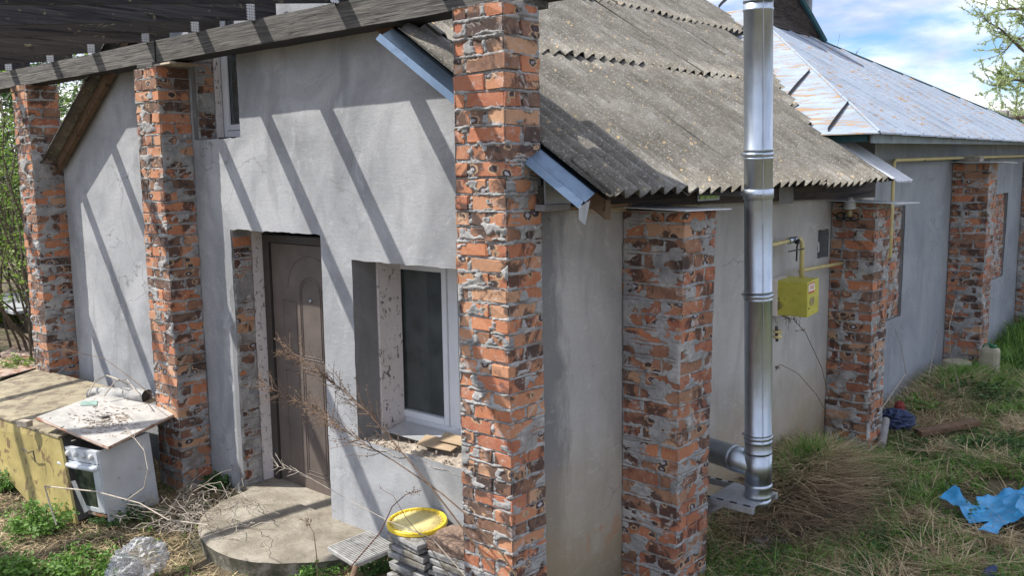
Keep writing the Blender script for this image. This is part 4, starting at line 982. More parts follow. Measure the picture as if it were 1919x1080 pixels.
# granite stone
def rock(name, c, s, mat, label, cat, seed=1, rotz=0.0, cuts=4, rough=.18):
    bm = bmesh.new(); bmesh.ops.create_cube(bm, size=2.0); bmesh.ops.subdivide_edges(bm, edges=bm.edges[:], cuts=cuts, use_grid_fill=True)
    P0 = np.array([v.co[:] for v in bm.verts]); nn = fbm(P0[:, 0]*1.7+seed, P0[:, 1]*1.7, P0[:, 2]*1.7+seed, 4)-.5
    for v_, n_ in zip(bm.verts, nn):
        v_.co *= 1+n_*rough*2.5; q = v_.co.copy(); v_.co = Matrix.Rotation(rotz, 3, 'Z') @ Vector((q.x*s[0], q.y*s[1], q.z*s[2]))+Vector(c)
    me = bpy.data.meshes.new(name); bm.to_mesh(me); bm.free(); me.materials.append(MATS[mat]); return link(name, me, None, label=label, cat=cat)
rock('granite_block', (-.56, -.22, .245), (.165, .12, .036), 'granite', 'broken brown granite slab lying on the right tile stack', 'stone', 4, .1, 5, .12)

# ------------------------------------------------------------------ stove, cabinet and lid board
st = empty('gas_stove', (-3.6, -.75, -.1), 'tilted white gas stove with knobs and oven door by the middle pillar', 'stove')
a0 = Vector((-3.37, -1.00, -.14)); sx_ = Vector((-.50, -.09, -.02)); sy_ = Vector((-.17, .47, .0)); sz_ = Vector((-.055, -.02, .585))
def sp(u_, v_, w_): return a0+sx_*u_+sy_*v_+sz_*w_
def sbox(u0, u1, v0, v1, w0, w1): return [sp(u0, v0, w0), sp(u1, v0, w0), sp(u1, v1, w0), sp(u0, v1, w0), sp(u0, v0, w1), sp(u1, v0, w1), sp(u1, v1, w1), sp(u0, v1, w1)]
B().hexa(sbox(0, .03, 0, 1, 0, .96)).hexa(sbox(.97, 1, 0, 1, 0, .96)).hexa(sbox(.03, .97, .96, 1, .0, .96)).done('side_panels', 'enamel', st)
B().hexa(sbox(.03, .97, .06, .96, .15, .92)).done('oven_body', 'dark_metal', st)
B().hexa(sbox(-.002, .03, .0, .17, .0, .95)).done('rusty_side_strip', 'crumbled_mortar', st) if False else None
B().hexa(sbox(.02, .98, -.03, .06, .80, .96)).done('control_panel', 'enamel', st)
for k in range(5):
    B().lathe([(.022, 0), (.019, .018), (.006, .02)], sp(.14+.18*k, -.03, .885), (.12, -1, 0), 12).done('knob', 'ceramic', st)
dh = B(); dh.hexa(sbox(.02, .98, -.05, .05, .74, .79)); dh.tube([sp(.03, -.02, .75), sp(.10, -.06, .745), (sp(.5, -.085, .74)), sp(.90, -.06, .745), sp(.97, -.02, .75)], .018, 8); dh.done('oven_handle', 'enamel', st)
od = B(); od.hexa(sbox(.02, .16, -.03, .05, .17, .73)); od.hexa(sbox(.84, .98, -.03, .05, .17, .73)); od.hexa(sbox(.16, .84, -.03, .05, .17, .22)); od.hexa(sbox(.16, .84, -.03, .05, .69, .73)); dd_ = od.done('oven_door', 'enamel', st)
material('oven_glass', lambda t, P: t.mix(t.mr(t.noise(P, 12, 4), .4, .6), (.03, .04, .03), (.09, .11, .07)), .15)
B().hexa(sbox(.16, .84, -.012, .03, .22, .69)).done('oven_glass', 'oven_glass', dd_)
B().hexa(sbox(.02, .98, -.03, -.0, .12, .15)).done('base_rail', 'rust_sheet', st)
bd = empty('lid_board', (-4.1, -.55, .46), 'white enamel panel lying across the stove and the yellow cabinet', 'board')
bc = [(-3.332, -0.989, 0.470), (-3.766, -0.204, 0.485), (-4.461, -0.468, 0.600), (-4.085, -1.169, 0.600)]
bp_ = B(); 
def lerp(a_, b_, f_): return Vector(a_)+(Vector(b_)-Vector(a_))*f_
bp_.poly([Vector(q) for q in bc], (0, 0, -.022)); bp_.done('panel', 'enamel_board', bd)
eg_ = B(); eg_.tube([Vector(bc[3])+Vector((0, 0, -.012)), Vector(bc[0])+Vector((0, 0, -.012)), Vector(bc[1])+Vector((0, 0, -.012))], .0125, 5); eg_.done('rusty_rim', 'rust_sheet', bd)
hol = B(); hc = lerp(lerp(bc[0], bc[1], .45), lerp(bc[3], bc[2], .45), .5); hol.box(hc+Vector((-.03, -.04, .001)), hc+Vector((.02, .03, .004)), jit=.005); hol.done('burner_hole', 'black_rubber', bd)
cr_ = B()
for k in range(190):
    f1, f2 = random.gauss(.42, .16), random.gauss(.45, .17); q = lerp(lerp(bc[0], bc[1], f1), lerp(bc[3], bc[2], f1), min(.9, max(.1, f2))); s1 = random.uniform(.002, .007); a1 = random.uniform(0, 3.1); f1 = min(.97, max(.03, f1)); cr_.box((-s1*2.2, -s1*.8, 0), (s1*2.2, s1*.8, s1*.5), 0, Matrix.Translation(q) @ Matrix.Rotation(a1, 4, 'Z'), s1*.3)
tagp(cr_.done('dirt_crumbs', 'crumbled_mortar'), 'dirt and leaf crumbs lying on the white panel', 'dirt', kind='stuff')
tp_ = B(); ta, tb_, tc_, td_ = [lerp(lerp(bc[3], bc[2], q), lerp(bc[0], bc[1], q), s_) for q, s_ in ((.50, .10), (.62, .22), (.72, .14), (.60, .03))]
material('teal_tape', flat((.30, .44, .39), .25, 30), .5)
tp_.poly([ta+Vector((0, 0, .003)), tb_+Vector((0, 0, .003)), tc_+Vector((0, 0, .003)), td_+Vector((0, 0, .003))], (0, 0, .001)); tp_.done('teal_tape', 'teal_tape', bd)
B().tube([(-3.938, -0.186, 0.470), (-3.841, -0.222, 0.440), (-3.811, -0.281, 0.360), (-3.854, -0.276, 0.360), (-3.882, -0.218, 0.450)], .004, 6).done('wire_hook', 'white_plastic', bd)
# yellow cabinet
cab = empty('yellow_cabinet', (-4.2, -.9, -.1), 'leaning rusty yellow metal cabinet left of the white stove', 'cabinet')
c0 = [(-6.027, -1.170, 0.409), (-3.832, -1.120, 0.470), (-3.556, -1.160, -0.120), (-4.323, -1.200, -0.118), (-5.643, -1.200, 0.248)]
B().poly([Vector(q) for q in c0], (.004, .018, 0)).done('door_panel', 'yellow_cabinet', cab)
tr, br_ = Vector(c0[1]), Vector(c0[2])
B().hexa([tr+Vector((.0, .02, 0)), br_+Vector((0, .02, .02)), br_+Vector((-.12, .55, .04)), tr+Vector((-.12, .55, 0)), tr+Vector((-.03, .02, 0)), br_+Vector((-.03, .02, .02)), br_+Vector((-.15, .55, .04)), tr+Vector((-.15, .55, 0))]).done('cabinet_side', 'dark_metal', cab)
tl = Vector(c0[0]); up = Vector((0, 0, .012))
B().hexa([tl+Vector((0, -.01, 0)), tr+Vector((0.01, -.01, 0)), tr+Vector((-.25, .92, .06)), tl+Vector((-.4, .92, .06)), tl+Vector((0, -.01, .014)), tr+Vector((.01, -.01, .014)), tr+Vector((-.25, .92, .074)), tl+Vector((-.4, .92, .074))]).done('cabinet_top', 'cabinet_top', cab)
B().tube([(-4.352, -1.190, 0.310), (-4.237, -1.200, 0.293), (-4.129, -1.200, 0.331), (-4.106, -1.200, 0.252)], .005, 6).done('wire_handle', 'dark_metal', cab)
o = B().box((-.05, -.03, 0), (.05, .03, .05), .006, M=Matrix.Translation((-4.256, -1.196, 0.500)) @ Matrix.Rotation(.4, 4, 'Z')).done('wood_block', 'crumbled_mortar'); tagp(o, 'small dark block lying on the front edge of the yellow cabinet', 'block')
# rolled mat behind
ro = empty('rolled_sack', (-4.4, -.2, .55), 'grey white rolled sack lying behind the stove between the two pillars', 'sack')
p0, p1 = Vector((-4.612, -0.528, 0.570)), Vector((-4.118, -0.281, 0.570))
n1_ = 30; n2_ = 28; tt, ah = np.meshgrid(np.linspace(0, 1, n1_), np.linspace(0, 2*np.pi, n2_), indexing='ij'); ax_ = (p1-p0).normalized(); s1_ = ax_.cross(Vector((0, 0, 1))).normalized(); s2_ = s1_.cross(ax_)
rr2 = .075*(1+.35*(fbm(tt*6, np.cos(ah)*1.5, np.sin(ah)*1.5, 4)-.5)*2)*(.75+.25*sst(0, .1, tt)); P3 = np.array(p0)[None, None]+tt[..., None]*np.array(p1-p0)+(np.cos(ah)*rr2)[..., None]*np.array(s1_)+(np.sin(ah)*rr2*.8)[..., None]*np.array(s2_)
link('sack_skin', me_arr('sack_skin', P3.reshape(-1, 3), grid_faces(n1_, n2_), 'textured_tile', True), ro)
B().lathe([(.045, 0), (.045, .01)], p1+ax_*-.02, ax_, 16).done('dark_core', 'black_rubber', ro)
o = B().tube([(-4.434, -0.628, 0.600), (-4.561, -0.507, 0.680), (-4.525, -0.421, 0.720), (-4.287, -0.433, 0.720), (-4.285, -0.357, 0.660)], .006, 6).tube([(-4.242, -0.578, 0.620), (-4.321, -0.450, 0.700), (-4.314, -0.349, 0.700), (-3.932, -0.435, 0.640)], .005, 6).done('bent_hose', 'twig_grey'); tagp(o, 'thin bent hose looping over the rolled sack', 'hose')
o = B().hexa([Vector(q) for q in [(-3.438, -1.220, 0.252), (-3.365, -1.220, 0.276), (-3.234, -1.200, 0.078), (-3.307, -1.200, 0.044), (-3.488, -1.200, 0.235), (-3.414, -1.200, 0.259), (-3.282, -1.180, 0.060), (-3.355, -1.180, 0.026)]]).done('metal_offcut', 'matt_galvanised'); tagp(o, 'bent grey metal offcut leaning beside the oven door', 'offcut')

# ------------------------------------------------------------------ vegetation
def blades(n, xs, ys, hgt, wid, lean, mat, name, lbl, zoff=0.0, segs=3, curl=.5, flat_=0.0, zf=None):
    x = np.asarray(xs, float); y = np.asarray(ys, float)
    kp = (((x-1.58)/.42)**2+((y-3.12)/.62)**2 > 1) | (rng.random(len(x)) < .04); x, y = x[kp], y[kp]; n = len(x); z = gz(x, y)+zoff if zf is None else zf
    az = rng.random(n)*2*np.pi; h = hgt*(.45+.9*rng.random(n)); l = lean*(.3+1.2*rng.random(n)); w_ = wid*(.6+.8*rng.random(n))
    dx, dy = np.cos(az), np.sin(az); px, py = -dy, dx; fa_ = rng.random(n)*2*np.pi; wx, wy = np.cos(fa_), np.sin(fa_)
    V = np.zeros((n, segs*2+1, 3))
    for k in range(segs+1):
        f_ = k/segs; bend = l*(f_**(1+curl)); zz_ = h*(f_-(flat_*f_*f_))
        cxx = x+dx*bend*h+px*.06*h*np.sin(f_*3+az*3); cyy = y+dy*bend*h+py*.06*h*np.sin(f_*3+az*3); ww_ = w_*(1-f_**1.5)*.5
        if k < segs:
            V[:, 2*k] = np.stack([cxx-wx*ww_, cyy-wy*ww_, z+zz_], 1); V[:, 2*k+1] = np.stack([cxx+wx*ww_, cyy+wy*ww_, z+zz_], 1)
        else: V[:, 2*k] = np.stack([cxx, cyy, z+zz_], 1)
    m = segs*2+1; base = np.arange(n)[:, None]*m; F = []
    for k in range(segs-1): F.append(np.concatenate([base+2*k, base+2*k+1, base+2*k+3, base+2*k+2], 1))
    F = np.concatenate(F); Fl = np.concatenate([base+2*segs-2, base+2*segs-1, base+2*segs, base+2*segs], 1)
    T3 = np.concatenate([F[:, [0, 1, 2]], F[:, [0, 2, 3]], Fl[:, :3]])
    return link(name, me_arr(name, V.reshape(-1, 3), T3, mat, False, np.repeat(rng.random(n), m)), None, label=lbl, kind='stuff', cat='grass')
def scatter(n, x0, x1, y0, y1, dens=None):
    x = rng.uniform(x0, x1, n); y = rng.uniform(y0, y1, n)
    keep = (x > .03) | (y < -.03)
    inpil = np.zeros(n, bool)
    for a_, b_ in ((.635, 1.012), (3.838, 4.215), (7.44, 7.83)): inpil |= (x < .40) & (y > a_-.01) & (y < b_+.01)
    inpil |= (np.hypot(x+2.25, y) < .87) & (y > -.9)
    inpil |= (x > -1.06) & (x < -.3) & (y > -.42) & (y < 0)
    inpil |= (x > -.30) & (x < .08) & (y > -.49)
    keep &= ~inpil
    if dens is not None: keep &= rng.random(n) < dens(x, y)
    return x[keep], y[keep]
patch = lambda x, y: sst(.42, .60, fbm(x*1.5+3, y*1.5, 7.0, 4))
# right side: matted straw, green tufts
P1 = lambda x, y: fbm(x*2.3+11, y*2.3+4, 2.0, 4)
x, y = scatter(52000, .02, 3.2, .2, 7.5, lambda x, y: .03+.97*sst(.48, .53, P1(x, y))); blades(0, x, y, .055, .0065, 3.0, 'dry_blade', 'dry_straw', 'matted dry straw lying on the ground beside the side wall', .012, 3, .2, .7)
x, y = scatter(15000, .02, 3.2, .2, 9); blades(0, x, y, .06, .007, 2.4, 'dead_blade', 'dead_grass', 'brown dead grass thatch along the side wall', .0, 3, .3, .7)
x, y = scatter(75000, .02, 3.4, .3, 11, lambda x, y: .10+1.0*sst(.54, .44, P1(x, y))); blades(0, x, y, .10, .0065, .9, 'green_blade', 'green_grass', 'fresh green grass growing in patches right of the house', .0, 3, .8, .1)
x, y = scatter(9000, .02, 3.2, .2, 8, lambda x, y: patch(x, y)); blades(0, x, y, .17, .006, 1.1, 'dry_blade', 'tall_dry_grass', 'tall dry grass stalks standing right of the house', .0, 4, 1.0, .15)
def clump(n, cx_, cy_, sx1, sy1, *a, **k):
    x = rng.normal(cx_, sx1, n); y = rng.normal(cy_, sy1, n); m = (x > .02); return blades(0, x[m], y[m], *a, **k)
# scattered tussocks of drooping straw and of green grass
def tussocks(n, box, per, rad, hgt, mat, name, lbl, wid=.0065, lean=1.1):
    xs, ys = [], []
    for k in range(n):
        cx_, cy_ = random.uniform(*box[:2]), random.uniform(*box[2:]); r_ = rad*random.uniform(.5, 1.3); xs.append(rng.normal(cx_, r_, per)); ys.append(rng.normal(cy_, r_, per))
    x = np.concatenate(xs); y = np.concatenate(ys); m = x > .02
    for a_, b_ in ((.635, 1.012), (3.838, 4.215), (7.44, 7.83)): m &= ~((x < .40) & (y > a_) & (y < b_))
    blades(0, x[m], y[m], hgt, wid, lean, mat, name, lbl, -.01, 4, .8, .35)
x, y = scatter(5000, .05, 3.0, .6, 6.5, lambda x, y: .3+.7*(P1(x, y) > .5)); blades(0, x, y, .10, .011, 3.4, 'dry_blade', 'long_straw', 'long broad straw blades lying on top of the grass', .03, 4, .3, .8)
tussocks(34, (.15, 2.9, 1.2, 7.5), 220, .09, .19, 'dry_blade', 'straw_tussocks', 'drooping tussocks of pale straw scattered right of the house', .010, 1.7)
tussocks(110, (.15, 3.1, .8, 9.0), 210, .10, .16, 'green_blade', 'green_tussocks', 'small tufts of bright green grass scattered right of the house', .010, .9)
clump(5500, .28, 2.75, .17, .42, .26, .010, 1.6, 'dry_blade', 'dry_grass_tussock', 'tall dry grass tussock against the wall under the yellow gas box', -.02, 4, .7, .45)
clump(5200, .50, 2.30, .13, .32, .24, .012, 1.6, 'dead_blade', 'dead_grass_tussock', 'dark dead grass heap beside the flue bracket', -.02, 4, .7, .45)
clump(2200, .20, 2.95, .12, .40, .24, .007, .6, 'green_blade', 'green_grass_tussock', 'green grass tuft growing through the dry tussock by the wall', -.02, 4, .9, .15)
clump(1500, .55, 3.5, .10, .22, .20, .008, .7, 'green_blade', 'green_grass_tuft', 'bright green grass tuft in front of the second buttress', -.02, 4, .9, .15)
clump(4500, .36, 6.0, .16, .6, .24, .009, 1.2, 'dry_blade', 'dry_grass_mound', 'dry grass mound between the second and third buttress', -.02, 4, .8, .4)
clump(5200, .35, 7.0, .20, .6, .20, .010, .6, 'green_blade', 'green_grass_mound', 'lush green grass mound at the foot of the third buttress', .0, 4, .9, .15)
clump(4500, .6, 10.3, .5, 1.4, .26, .012, .6, 'green_blade', 'far_green_grass', 'tall green grass by the farthest buttress', .0, 4, .9, .15)
clump(3500, .75, 1.6, .35, .5, .15, .0065, 1.2, 'dry_blade', 'dry_grass_under_flue', 'dry grass lying under the flue bracket', -.02, 3, .6, .4)
# left and centre foreground
x, y = scatter(16000, -5, -.9, -2.2, -.02); blades(0, x, y, .045, .006, 3.2, 'dry_blade', 'straw_litter', 'dry straw litter in front of the step', .012, 3, .2, .7)
x, y = scatter(15000, -9, -1.0, -2.4, .8); blades(0, x, y, .04, .007, 2.4, 'dead_blade', 'dead_litter', 'brown dead plant litter in front of the gable wall', .0, 3, .3, .7)
x, y = scatter(12000, -14, -1.2, -2.6, 5, lambda x, y: patch(x, y)*.8+.05); blades(0, x, y, .07, .007, .8, 'green_blade', 'left_green_grass', 'patchy green grass left of the step', .0, 3, .8, .1)
# leafy weeds
def leaf_cloud(centers, r, n_each, size, mat, name, parent=None, droop=.2, aspect=.5, up=.4, **tags):
    C_ = np.repeat(np.asarray(centers, float), n_each, 0); n = len(C_)
    d_ = rng.normal(0, 1, (n, 3)); d_ /= np.linalg.norm(d_, axis=1)[:, None]; P = C_+d_*(r*rng.random((n, 1))**.5)*np.array([1, 1, .7])
    a = rng.normal(0, 1, (n, 3)); a[:, 2] = a[:, 2]*.4-droop; a /= np.linalg.norm(a, axis=1)[:, None]
    nn_ = rng.normal(0, 1, (n, 3)); nn_[:, 2] = abs(nn_[:, 2])+up; b_ = np.cross(nn_, a); b_ /= np.linalg.norm(b_, axis=1)[:, None]
    s_ = size*(.5+rng.random((n, 1))); nrm = np.cross(a, b_)
    V = np.stack([P, P+a*s_*.5+b_*s_*aspect*.5+nrm*s_*.06, P+a*s_, P+a*s_*.5-b_*s_*aspect*.5+nrm*s_*.06], 1).reshape(-1, 3)
    F = np.arange(n*4).reshape(-1, 4)
    return link(name, me_arr(name, V, F, mat, False, np.repeat(rng.random(n), 4)), parent, **tags)
WG = 'leafy green weeds on the ground'
def weed(x, y, r, h, n, label, mat='weed_leaf', size=.035, z=None):
    z0 = float(gz(x, y)) if z is None else z
    T = empty('leafy_weed', (x, y, z0), label, 'weed', WG)
    cs = []; b_ = B()
    for k in range(n):
        a = random.uniform(0, 6.28); q = r*random.random()**.6; hh_ = h*random.uniform(.35, 1)*(1-.4*q/r); top = Vector((x+q*math.cos(a), y+q*math.sin(a), z0+hh_)); cs.append(top)
        b_.tube([(x+q*.3*math.cos(a), y+q*.3*math.sin(a), z0-.02), (x+q*.75*math.cos(a), y+q*.75*math.sin(a), z0+hh_*.5), top], .002, 3, False)
        cs.append((Vector((x+q*.7*math.cos(a), y+q*.7*math.sin(a), z0+hh_*.5))))
    b_.done('stem', 'dark_leaf', T); leaf_cloud([c[:] for c in cs], .05, 9, size, mat, 'leaves', T)
weed(*(-3.690, -1.372, -0.050)[:2], .26, .22, 60, 'bright green weed clump at the corner of the yellow cabinet')
weed(*(-2.878, -1.429, -0.100)[:2], .30, .16, 70, 'wide low green weed in the bottom left corner')
weed(*(-3.124, -1.732, -0.100)[:2], .28, .14, 50, 'low green weed at the very bottom left')
weed(*(-3.414, -0.861, -0.100)[:2], .22, .16, 46, 'green weed at the foot of the white stove', 'dark_leaf')
weed(*(-4.739, -1.202, -0.100)[:2], .14, .20, 26, 'small green weed left of the yellow cabinet')
weed(*(-3.469, -0.028, -0.100)[:2], .13, .14, 26, 'dark green weed at the foot of the middle pillar', 'dark_leaf', .045)
weed(*(-1.527, -0.554, -0.100)[:2], .10, .10, 16, 'small green rosette weed in front of the concrete step', 'weed_leaf', .04)
weed(*(-1.260, -0.298, -0.100)[:2], .14, .12, 24, 'green weed beneath the ribbed tile', 'dark_leaf', .035)
weed(*(0.906, 2.681, -0.080)[:2], .13, .12, 34, 'round green weed in the straw left of the blue sheet', 'weed_leaf', .03)
weed(*(1.288, 2.376, -0.080)[:2], .16, .08, 30, 'flat dark weed between straw and blue sheet', 'dark_leaf', .03)
weed(*(0.720, 4.254, -0.050)[:2], .22, .14, 50, 'green weed around the end of the brown plank', 'dark_leaf', .035)
weed(*(1.309, 4.532, -0.050)[:2], .18, .16, 40, 'green weed at the right edge above the blue sheet', 'dark_leaf', .035)
weed(*(0.385, 4.599, -0.050)[:2], .14, .16, 36, 'green weed beside the grey pipe at the second buttress', 'weed_leaf', .035)
weed(*(0.541, 6.112, 0.050)[:2], .40, .16, 90, 'large dark green weed below the third buttress', 'dark_leaf', .05)
for k_, (x_, y_, l_) in enumerate([(.30, 3.45, 'weed against the wall left of the second buttress'), (.55, 4.6, 'weed close to the grey pipe offcut'), (.35, 5.4, 'weed beside the blue rags'), (.55, 8.6, 'weed by the white canister'), (.9, 9.4, 'weed in the long grass past the canister'), (1.1, 4.3, 'weed between the plank and the blue sheet')]): weed(x_, y_, .20, .17, 44, 'leafy dark green '+l_, 'dark_leaf' if k_ % 2 else 'weed_leaf', .045)
weed(*(0.579, 1.479, -0.100)[:2], .16, .10, 20, 'low green weed beside the white plastic scrap', 'dark_leaf', .03)
weed(*(-13.762, 2.202, 0.000)[:2], .8, .35, 90, 'green weed under the shrubs beyond the left pillar', 'bush_leaf', .09)
weed(*(-8.673, 0.408, 0.000)[:2], .22, .22, 40, 'young green weed beside the left pillar foot', 'bush_leaf', .04)
gx_, gy_ = scatter(520, .1, 3.0, .9, 9.0, lambda x, y: .25+.75*sst(.55, .45, P1(x, y)))
leaf_cloud(np.stack([gx_, gy_, gz(gx_, gy_)+.05], 1), .11, 70, .036, 'dark_leaf', 'ground_weeds', None, label='low dark broad leaved weeds creeping through the grass right of the house', cat='weeds', kind='stuff')
gx_, gy_ = scatter(150, .1, 3.0, .9, 9.0)
leaf_cloud(np.stack([gx_, gy_, gz(gx_, gy_)+.05], 1), .08, 70, .028, 'weed_leaf', 'bright_ground_weeds', None, label='small bright green leaf rosettes among the straw right of the house', cat='weeds', kind='stuff')
gx_, gy_ = scatter(150, -6, -1.2, -2.2, -.2)
leaf_cloud(np.stack([gx_, gy_, gz(gx_, gy_)+.02], 1), .09, 40, .026, 'weed_leaf', 'foreground_ground_weeds', None, label='small green weed leaves dotted over the litter in front of the house', cat='weeds', kind='stuff')
# dead tangle between stove and step
tg = B()
for k in range(150):
    x_, y_ = random.gauss(-2.95, .28), random.gauss(-.55, .22)
    if y_ > -.05: continue
    z_ = -.12; L_ = random.uniform(.12, .45); a = random.uniform(0, 6.28); p = Vector((x_, y_, z_+random.uniform(0, .08))); pts = [p]
    for i in range(5):
        a += random.gauss(0, .5); pts.append(pts[-1]+Vector((math.cos(a)*L_/5, math.sin(a)*L_/5, random.uniform(-.03, .055))))
    tg.tube(pts, .0024, 4, False)
tagp(tg.done('dry_stem_tangle', 'twig_grey'), 'tangle of dry pale stems heaped between stove and step', 'dead stems', kind='stuff')
tg = B()
for k in range(120):
    x_, y_ = random.uniform(.15, 2.6), random.uniform(1.0, 6.5); a = random.uniform(0, 6.28); L_ = random.uniform(.15, .6); p = Vector((x_, y_, float(gz(x_, y_))+.03)); pts = [p]
    for i in range(4):
        a += random.gauss(0, .15); q = pts[-1]+Vector((math.cos(a)*L_/4, math.sin(a)*L_/4, 0)); q.x = max(q.x, .06); q.z = float(gz(q.x, q.y))+random.uniform(.02, .08); pts.append(q)
    tg.tube(pts, .0028, 4, False)
tagp(tg.done('fallen_reeds', 'dry_blade'), 'dry reed stalks strewn over the grass on the right', 'reeds', kind='stuff')

# dry branching weeds in front of the wall
def weedstem(T, pts, r0, r1, side_from=.35, n=40, ln=.16, mat='twig_brown', bits=True, spread=1.0):
    P_ = [Vector(p) for p in pts]; m = len(P_); dense = []
    for i in range(m-1):
        for f_ in np.linspace(0, 1, 5)[:-1]: dense.append(P_[i].lerp(P_[i+1], f_))
    dense.append(P_[-1]); b_ = B(); k = len(dense); b_.tube(dense, [r0+(r1-r0)*i/(k-1) for i in range(k)], 6); b_.done('stem', mat, T)
    tw = B(); bt = B(); cnt = 0
    for j in range(n):
        f_ = side_from+(1-side_from)*random.random()**.8; i = min(k-2, int(f_*(k-1))); p = dense[i]; d_ = (dense[i+1]-dense[i]).normalized()
        sd_ = Vector((random.gauss(0, 1)*.5, random.gauss(0, 1)*.35, random.gauss(0, 1))).normalized(); dr_ = (d_*.9+sd_*.55*spread).normalized(); L_ = ln*random.uniform(.4, 1.2)*(1.15-f_*.5); q = [p]
        for s__ in range(5):
            dr_ = (dr_+Vector((random.gauss(0, .12), random.gauss(0, .08), random.gauss(0, .12)+.03))).normalized(); q.append(q[-1]+dr_*L_/5)
        tw.tube(q, [.0022, .0019, .0016, .0014, .0012, .001], 4, False)
        for q1 in q[1:]:
            for _ in range(3 if bits else 0):
                e = q1+Vector([random.gauss(0, .006) for _ in range(3)]); s1 = random.uniform(.003, .007); a1 = Vector([random.gauss(0, 1) for _ in range(3)]).normalized()*s1; b1 = Vector([random.gauss(0, 1) for _ in range(3)]).normalized()*s1*.6
                bt.poly([e, e+a1+b1, e+a1*2, e+a1-b1])
    tw.done('side_twigs', mat, T, kind='stuff')
    if bits: bt.done('dried_leaves', 'twig_brown', T, kind='stuff')
dw = empty('tall_dry_weed', (0.344, -0.700, 0.352), 'tall dry brown weed crossing in front of door and window, first stem', 'dry weed', 'dry weeds in front of the door')
weedstem(dw, [(0.344, -0.740, 0.355), (0.200, -0.740, 0.464), (0.004, -0.750, 0.630), (-0.233, -0.760, 0.821), (-0.501, -0.770, 1.007), (-0.663, -0.780, 1.125), (-0.846, -0.780, 1.208), (-1.044, -0.790, 1.286), (-1.246, -0.800, 1.371), (-1.399, -0.800, 1.393)], .0055, .0016, .42, 84, .22)
dw2 = empty('tall_dry_weed', (0.361, -0.660, 0.397), 'tall dry brown weed leaning lower across the door towards the middle pillar', 'dry weed', 'dry weeds in front of the door')
weedstem(dw2, [(0.311, -0.660, 0.381), (0.159, -0.660, 0.534), (-0.060, -0.670, 0.677), (-0.235, -0.680, 0.757), (-0.592, -0.680, 0.854), (-0.812, -0.690, 0.906), (-1.026, -0.700, 0.967), (-1.229, -0.700, 1.020), (-1.486, -0.700, 1.068), (-1.847, -0.700, 1.113)], .005, .0014, .48, 84, .26)
T = empty('thin_grey_stem', (-0.219, -0.500, 0.214), 'thin bare grey stem arching low in front of door and slab', 'stem', 'bare stems')
weedstem(T, [(-0.103, -0.620, 0.294), (-0.375, -0.620, 0.453), (-0.731, -0.620, 0.461), (-1.139, -0.620, 0.511), (-1.554, -0.620, 0.569), (-1.839, -0.620, 0.553)], .0028, .0009, .75, 12, .18, 'twig_grey', False)
T = empty('curved_bramble', (-1.000, -0.750, 0.118), 'curved reddish bramble shoot arching over the ribbed tile', 'bramble', 'bare stems')
weedstem(T, [(-1.002, -0.750, 0.085), (-0.840, -0.750, 0.258), (-0.685, -0.720, 0.434), (-0.598, -0.700, 0.602), (-0.488, -0.700, 0.695), (-0.370, -0.700, 0.746)], .004, .002, .8, 3, .05, 'twig_red', True)
T = empty('hooked_stem', (-0.320, -0.600, 0.266), 'thin dark stem with hooked tip rising behind the yellow lid', 'stem', 'bare stems')
weedstem(T, [(-0.272, -0.600, 0.265), (-0.439, -0.600, 0.399), (-0.605, -0.600, 0.509), (-0.702, -0.600, 0.609), (-0.768, -0.600, 0.618), (-0.809, -0.600, 0.631)], .0026, .0012, .9, 2, .04, 'twig_brown', False)
T = empty('bare_shoot', (-0.963, -0.950, 0.218), 'single upright shoot standing in front of the concrete step', 'stem', 'bare stems')
weedstem(T, [(-0.883, -1.000, 0.214), (-0.888, -1.000, 0.351), (-0.903, -1.000, 0.468), (-0.975, -1.000, 0.535)], .0035, .0014, .6, 4, .06, 'twig_brown', True)
T = empty('fallen_branch', (-2.990, -1.350, 0.289), 'bare pale forked branch lying across the front of the stove', 'branch')
weedstem(T, [(-3.416, -1.350, -0.026), (-3.505, -1.350, 0.108), (-3.564, -1.350, 0.225), (-2.788, -1.330, 0.360), (-2.256, -1.300, 0.400), (-1.954, -1.280, 0.364), (-1.500, -1.280, 0.449)], .006, .003, .6, 5, .12, 'twig_grey', False)
weedstem(T, [(-2.402, -1.310, 0.388), (-2.228, -1.280, 0.500), (-2.224, -1.250, 0.612), (-2.317, -1.220, 0.705), (-2.587, -1.200, 0.805)], .0045, .002, .5, 10, .10, 'twig_grey', False)
T = empty('leaning_twig', (-2.906, -0.700, 0.435), 'thin dark twig leaning from the left wall down over the rolled sack', 'branch')
weedstem(T, [(-3.592, -0.450, 0.654), (-4.077, -0.450, 0.785), (-4.485, -0.450, 0.878), (-4.942, -0.450, 0.866), (-5.290, -0.450, 0.857)], .0035, .0012, .7, 8, .12, 'twig_brown', False)
T = empty('hanging_root', (0.100, 3.375, 0.737), 'thin dark dry creeper hanging down the wall below the gas box', 'creeper')
weedstem(T, [(0.080, 3.760, 0.332), (0.080, 3.541, 0.704), (0.080, 3.181, 1.057), (0.080, 2.942, 1.200), (0.080, 2.681, 1.277)], .0030, .003, .6, 14, .10, 'twig_brown', True)
T = empty('bare_climber', (0.100, 3.375, 0.737), 'thin bare stem rising from the grass against the wall between flue and buttress', 'stem')
weedstem(T, [(0.120, 3.988, -0.053), (0.120, 3.343, 0.518), (0.120, 2.950, 0.772), (0.120, 2.615, 0.905), (0.120, 2.550, 0.888)], .0030, .002, .8, 6, .08, 'twig_brown', True)
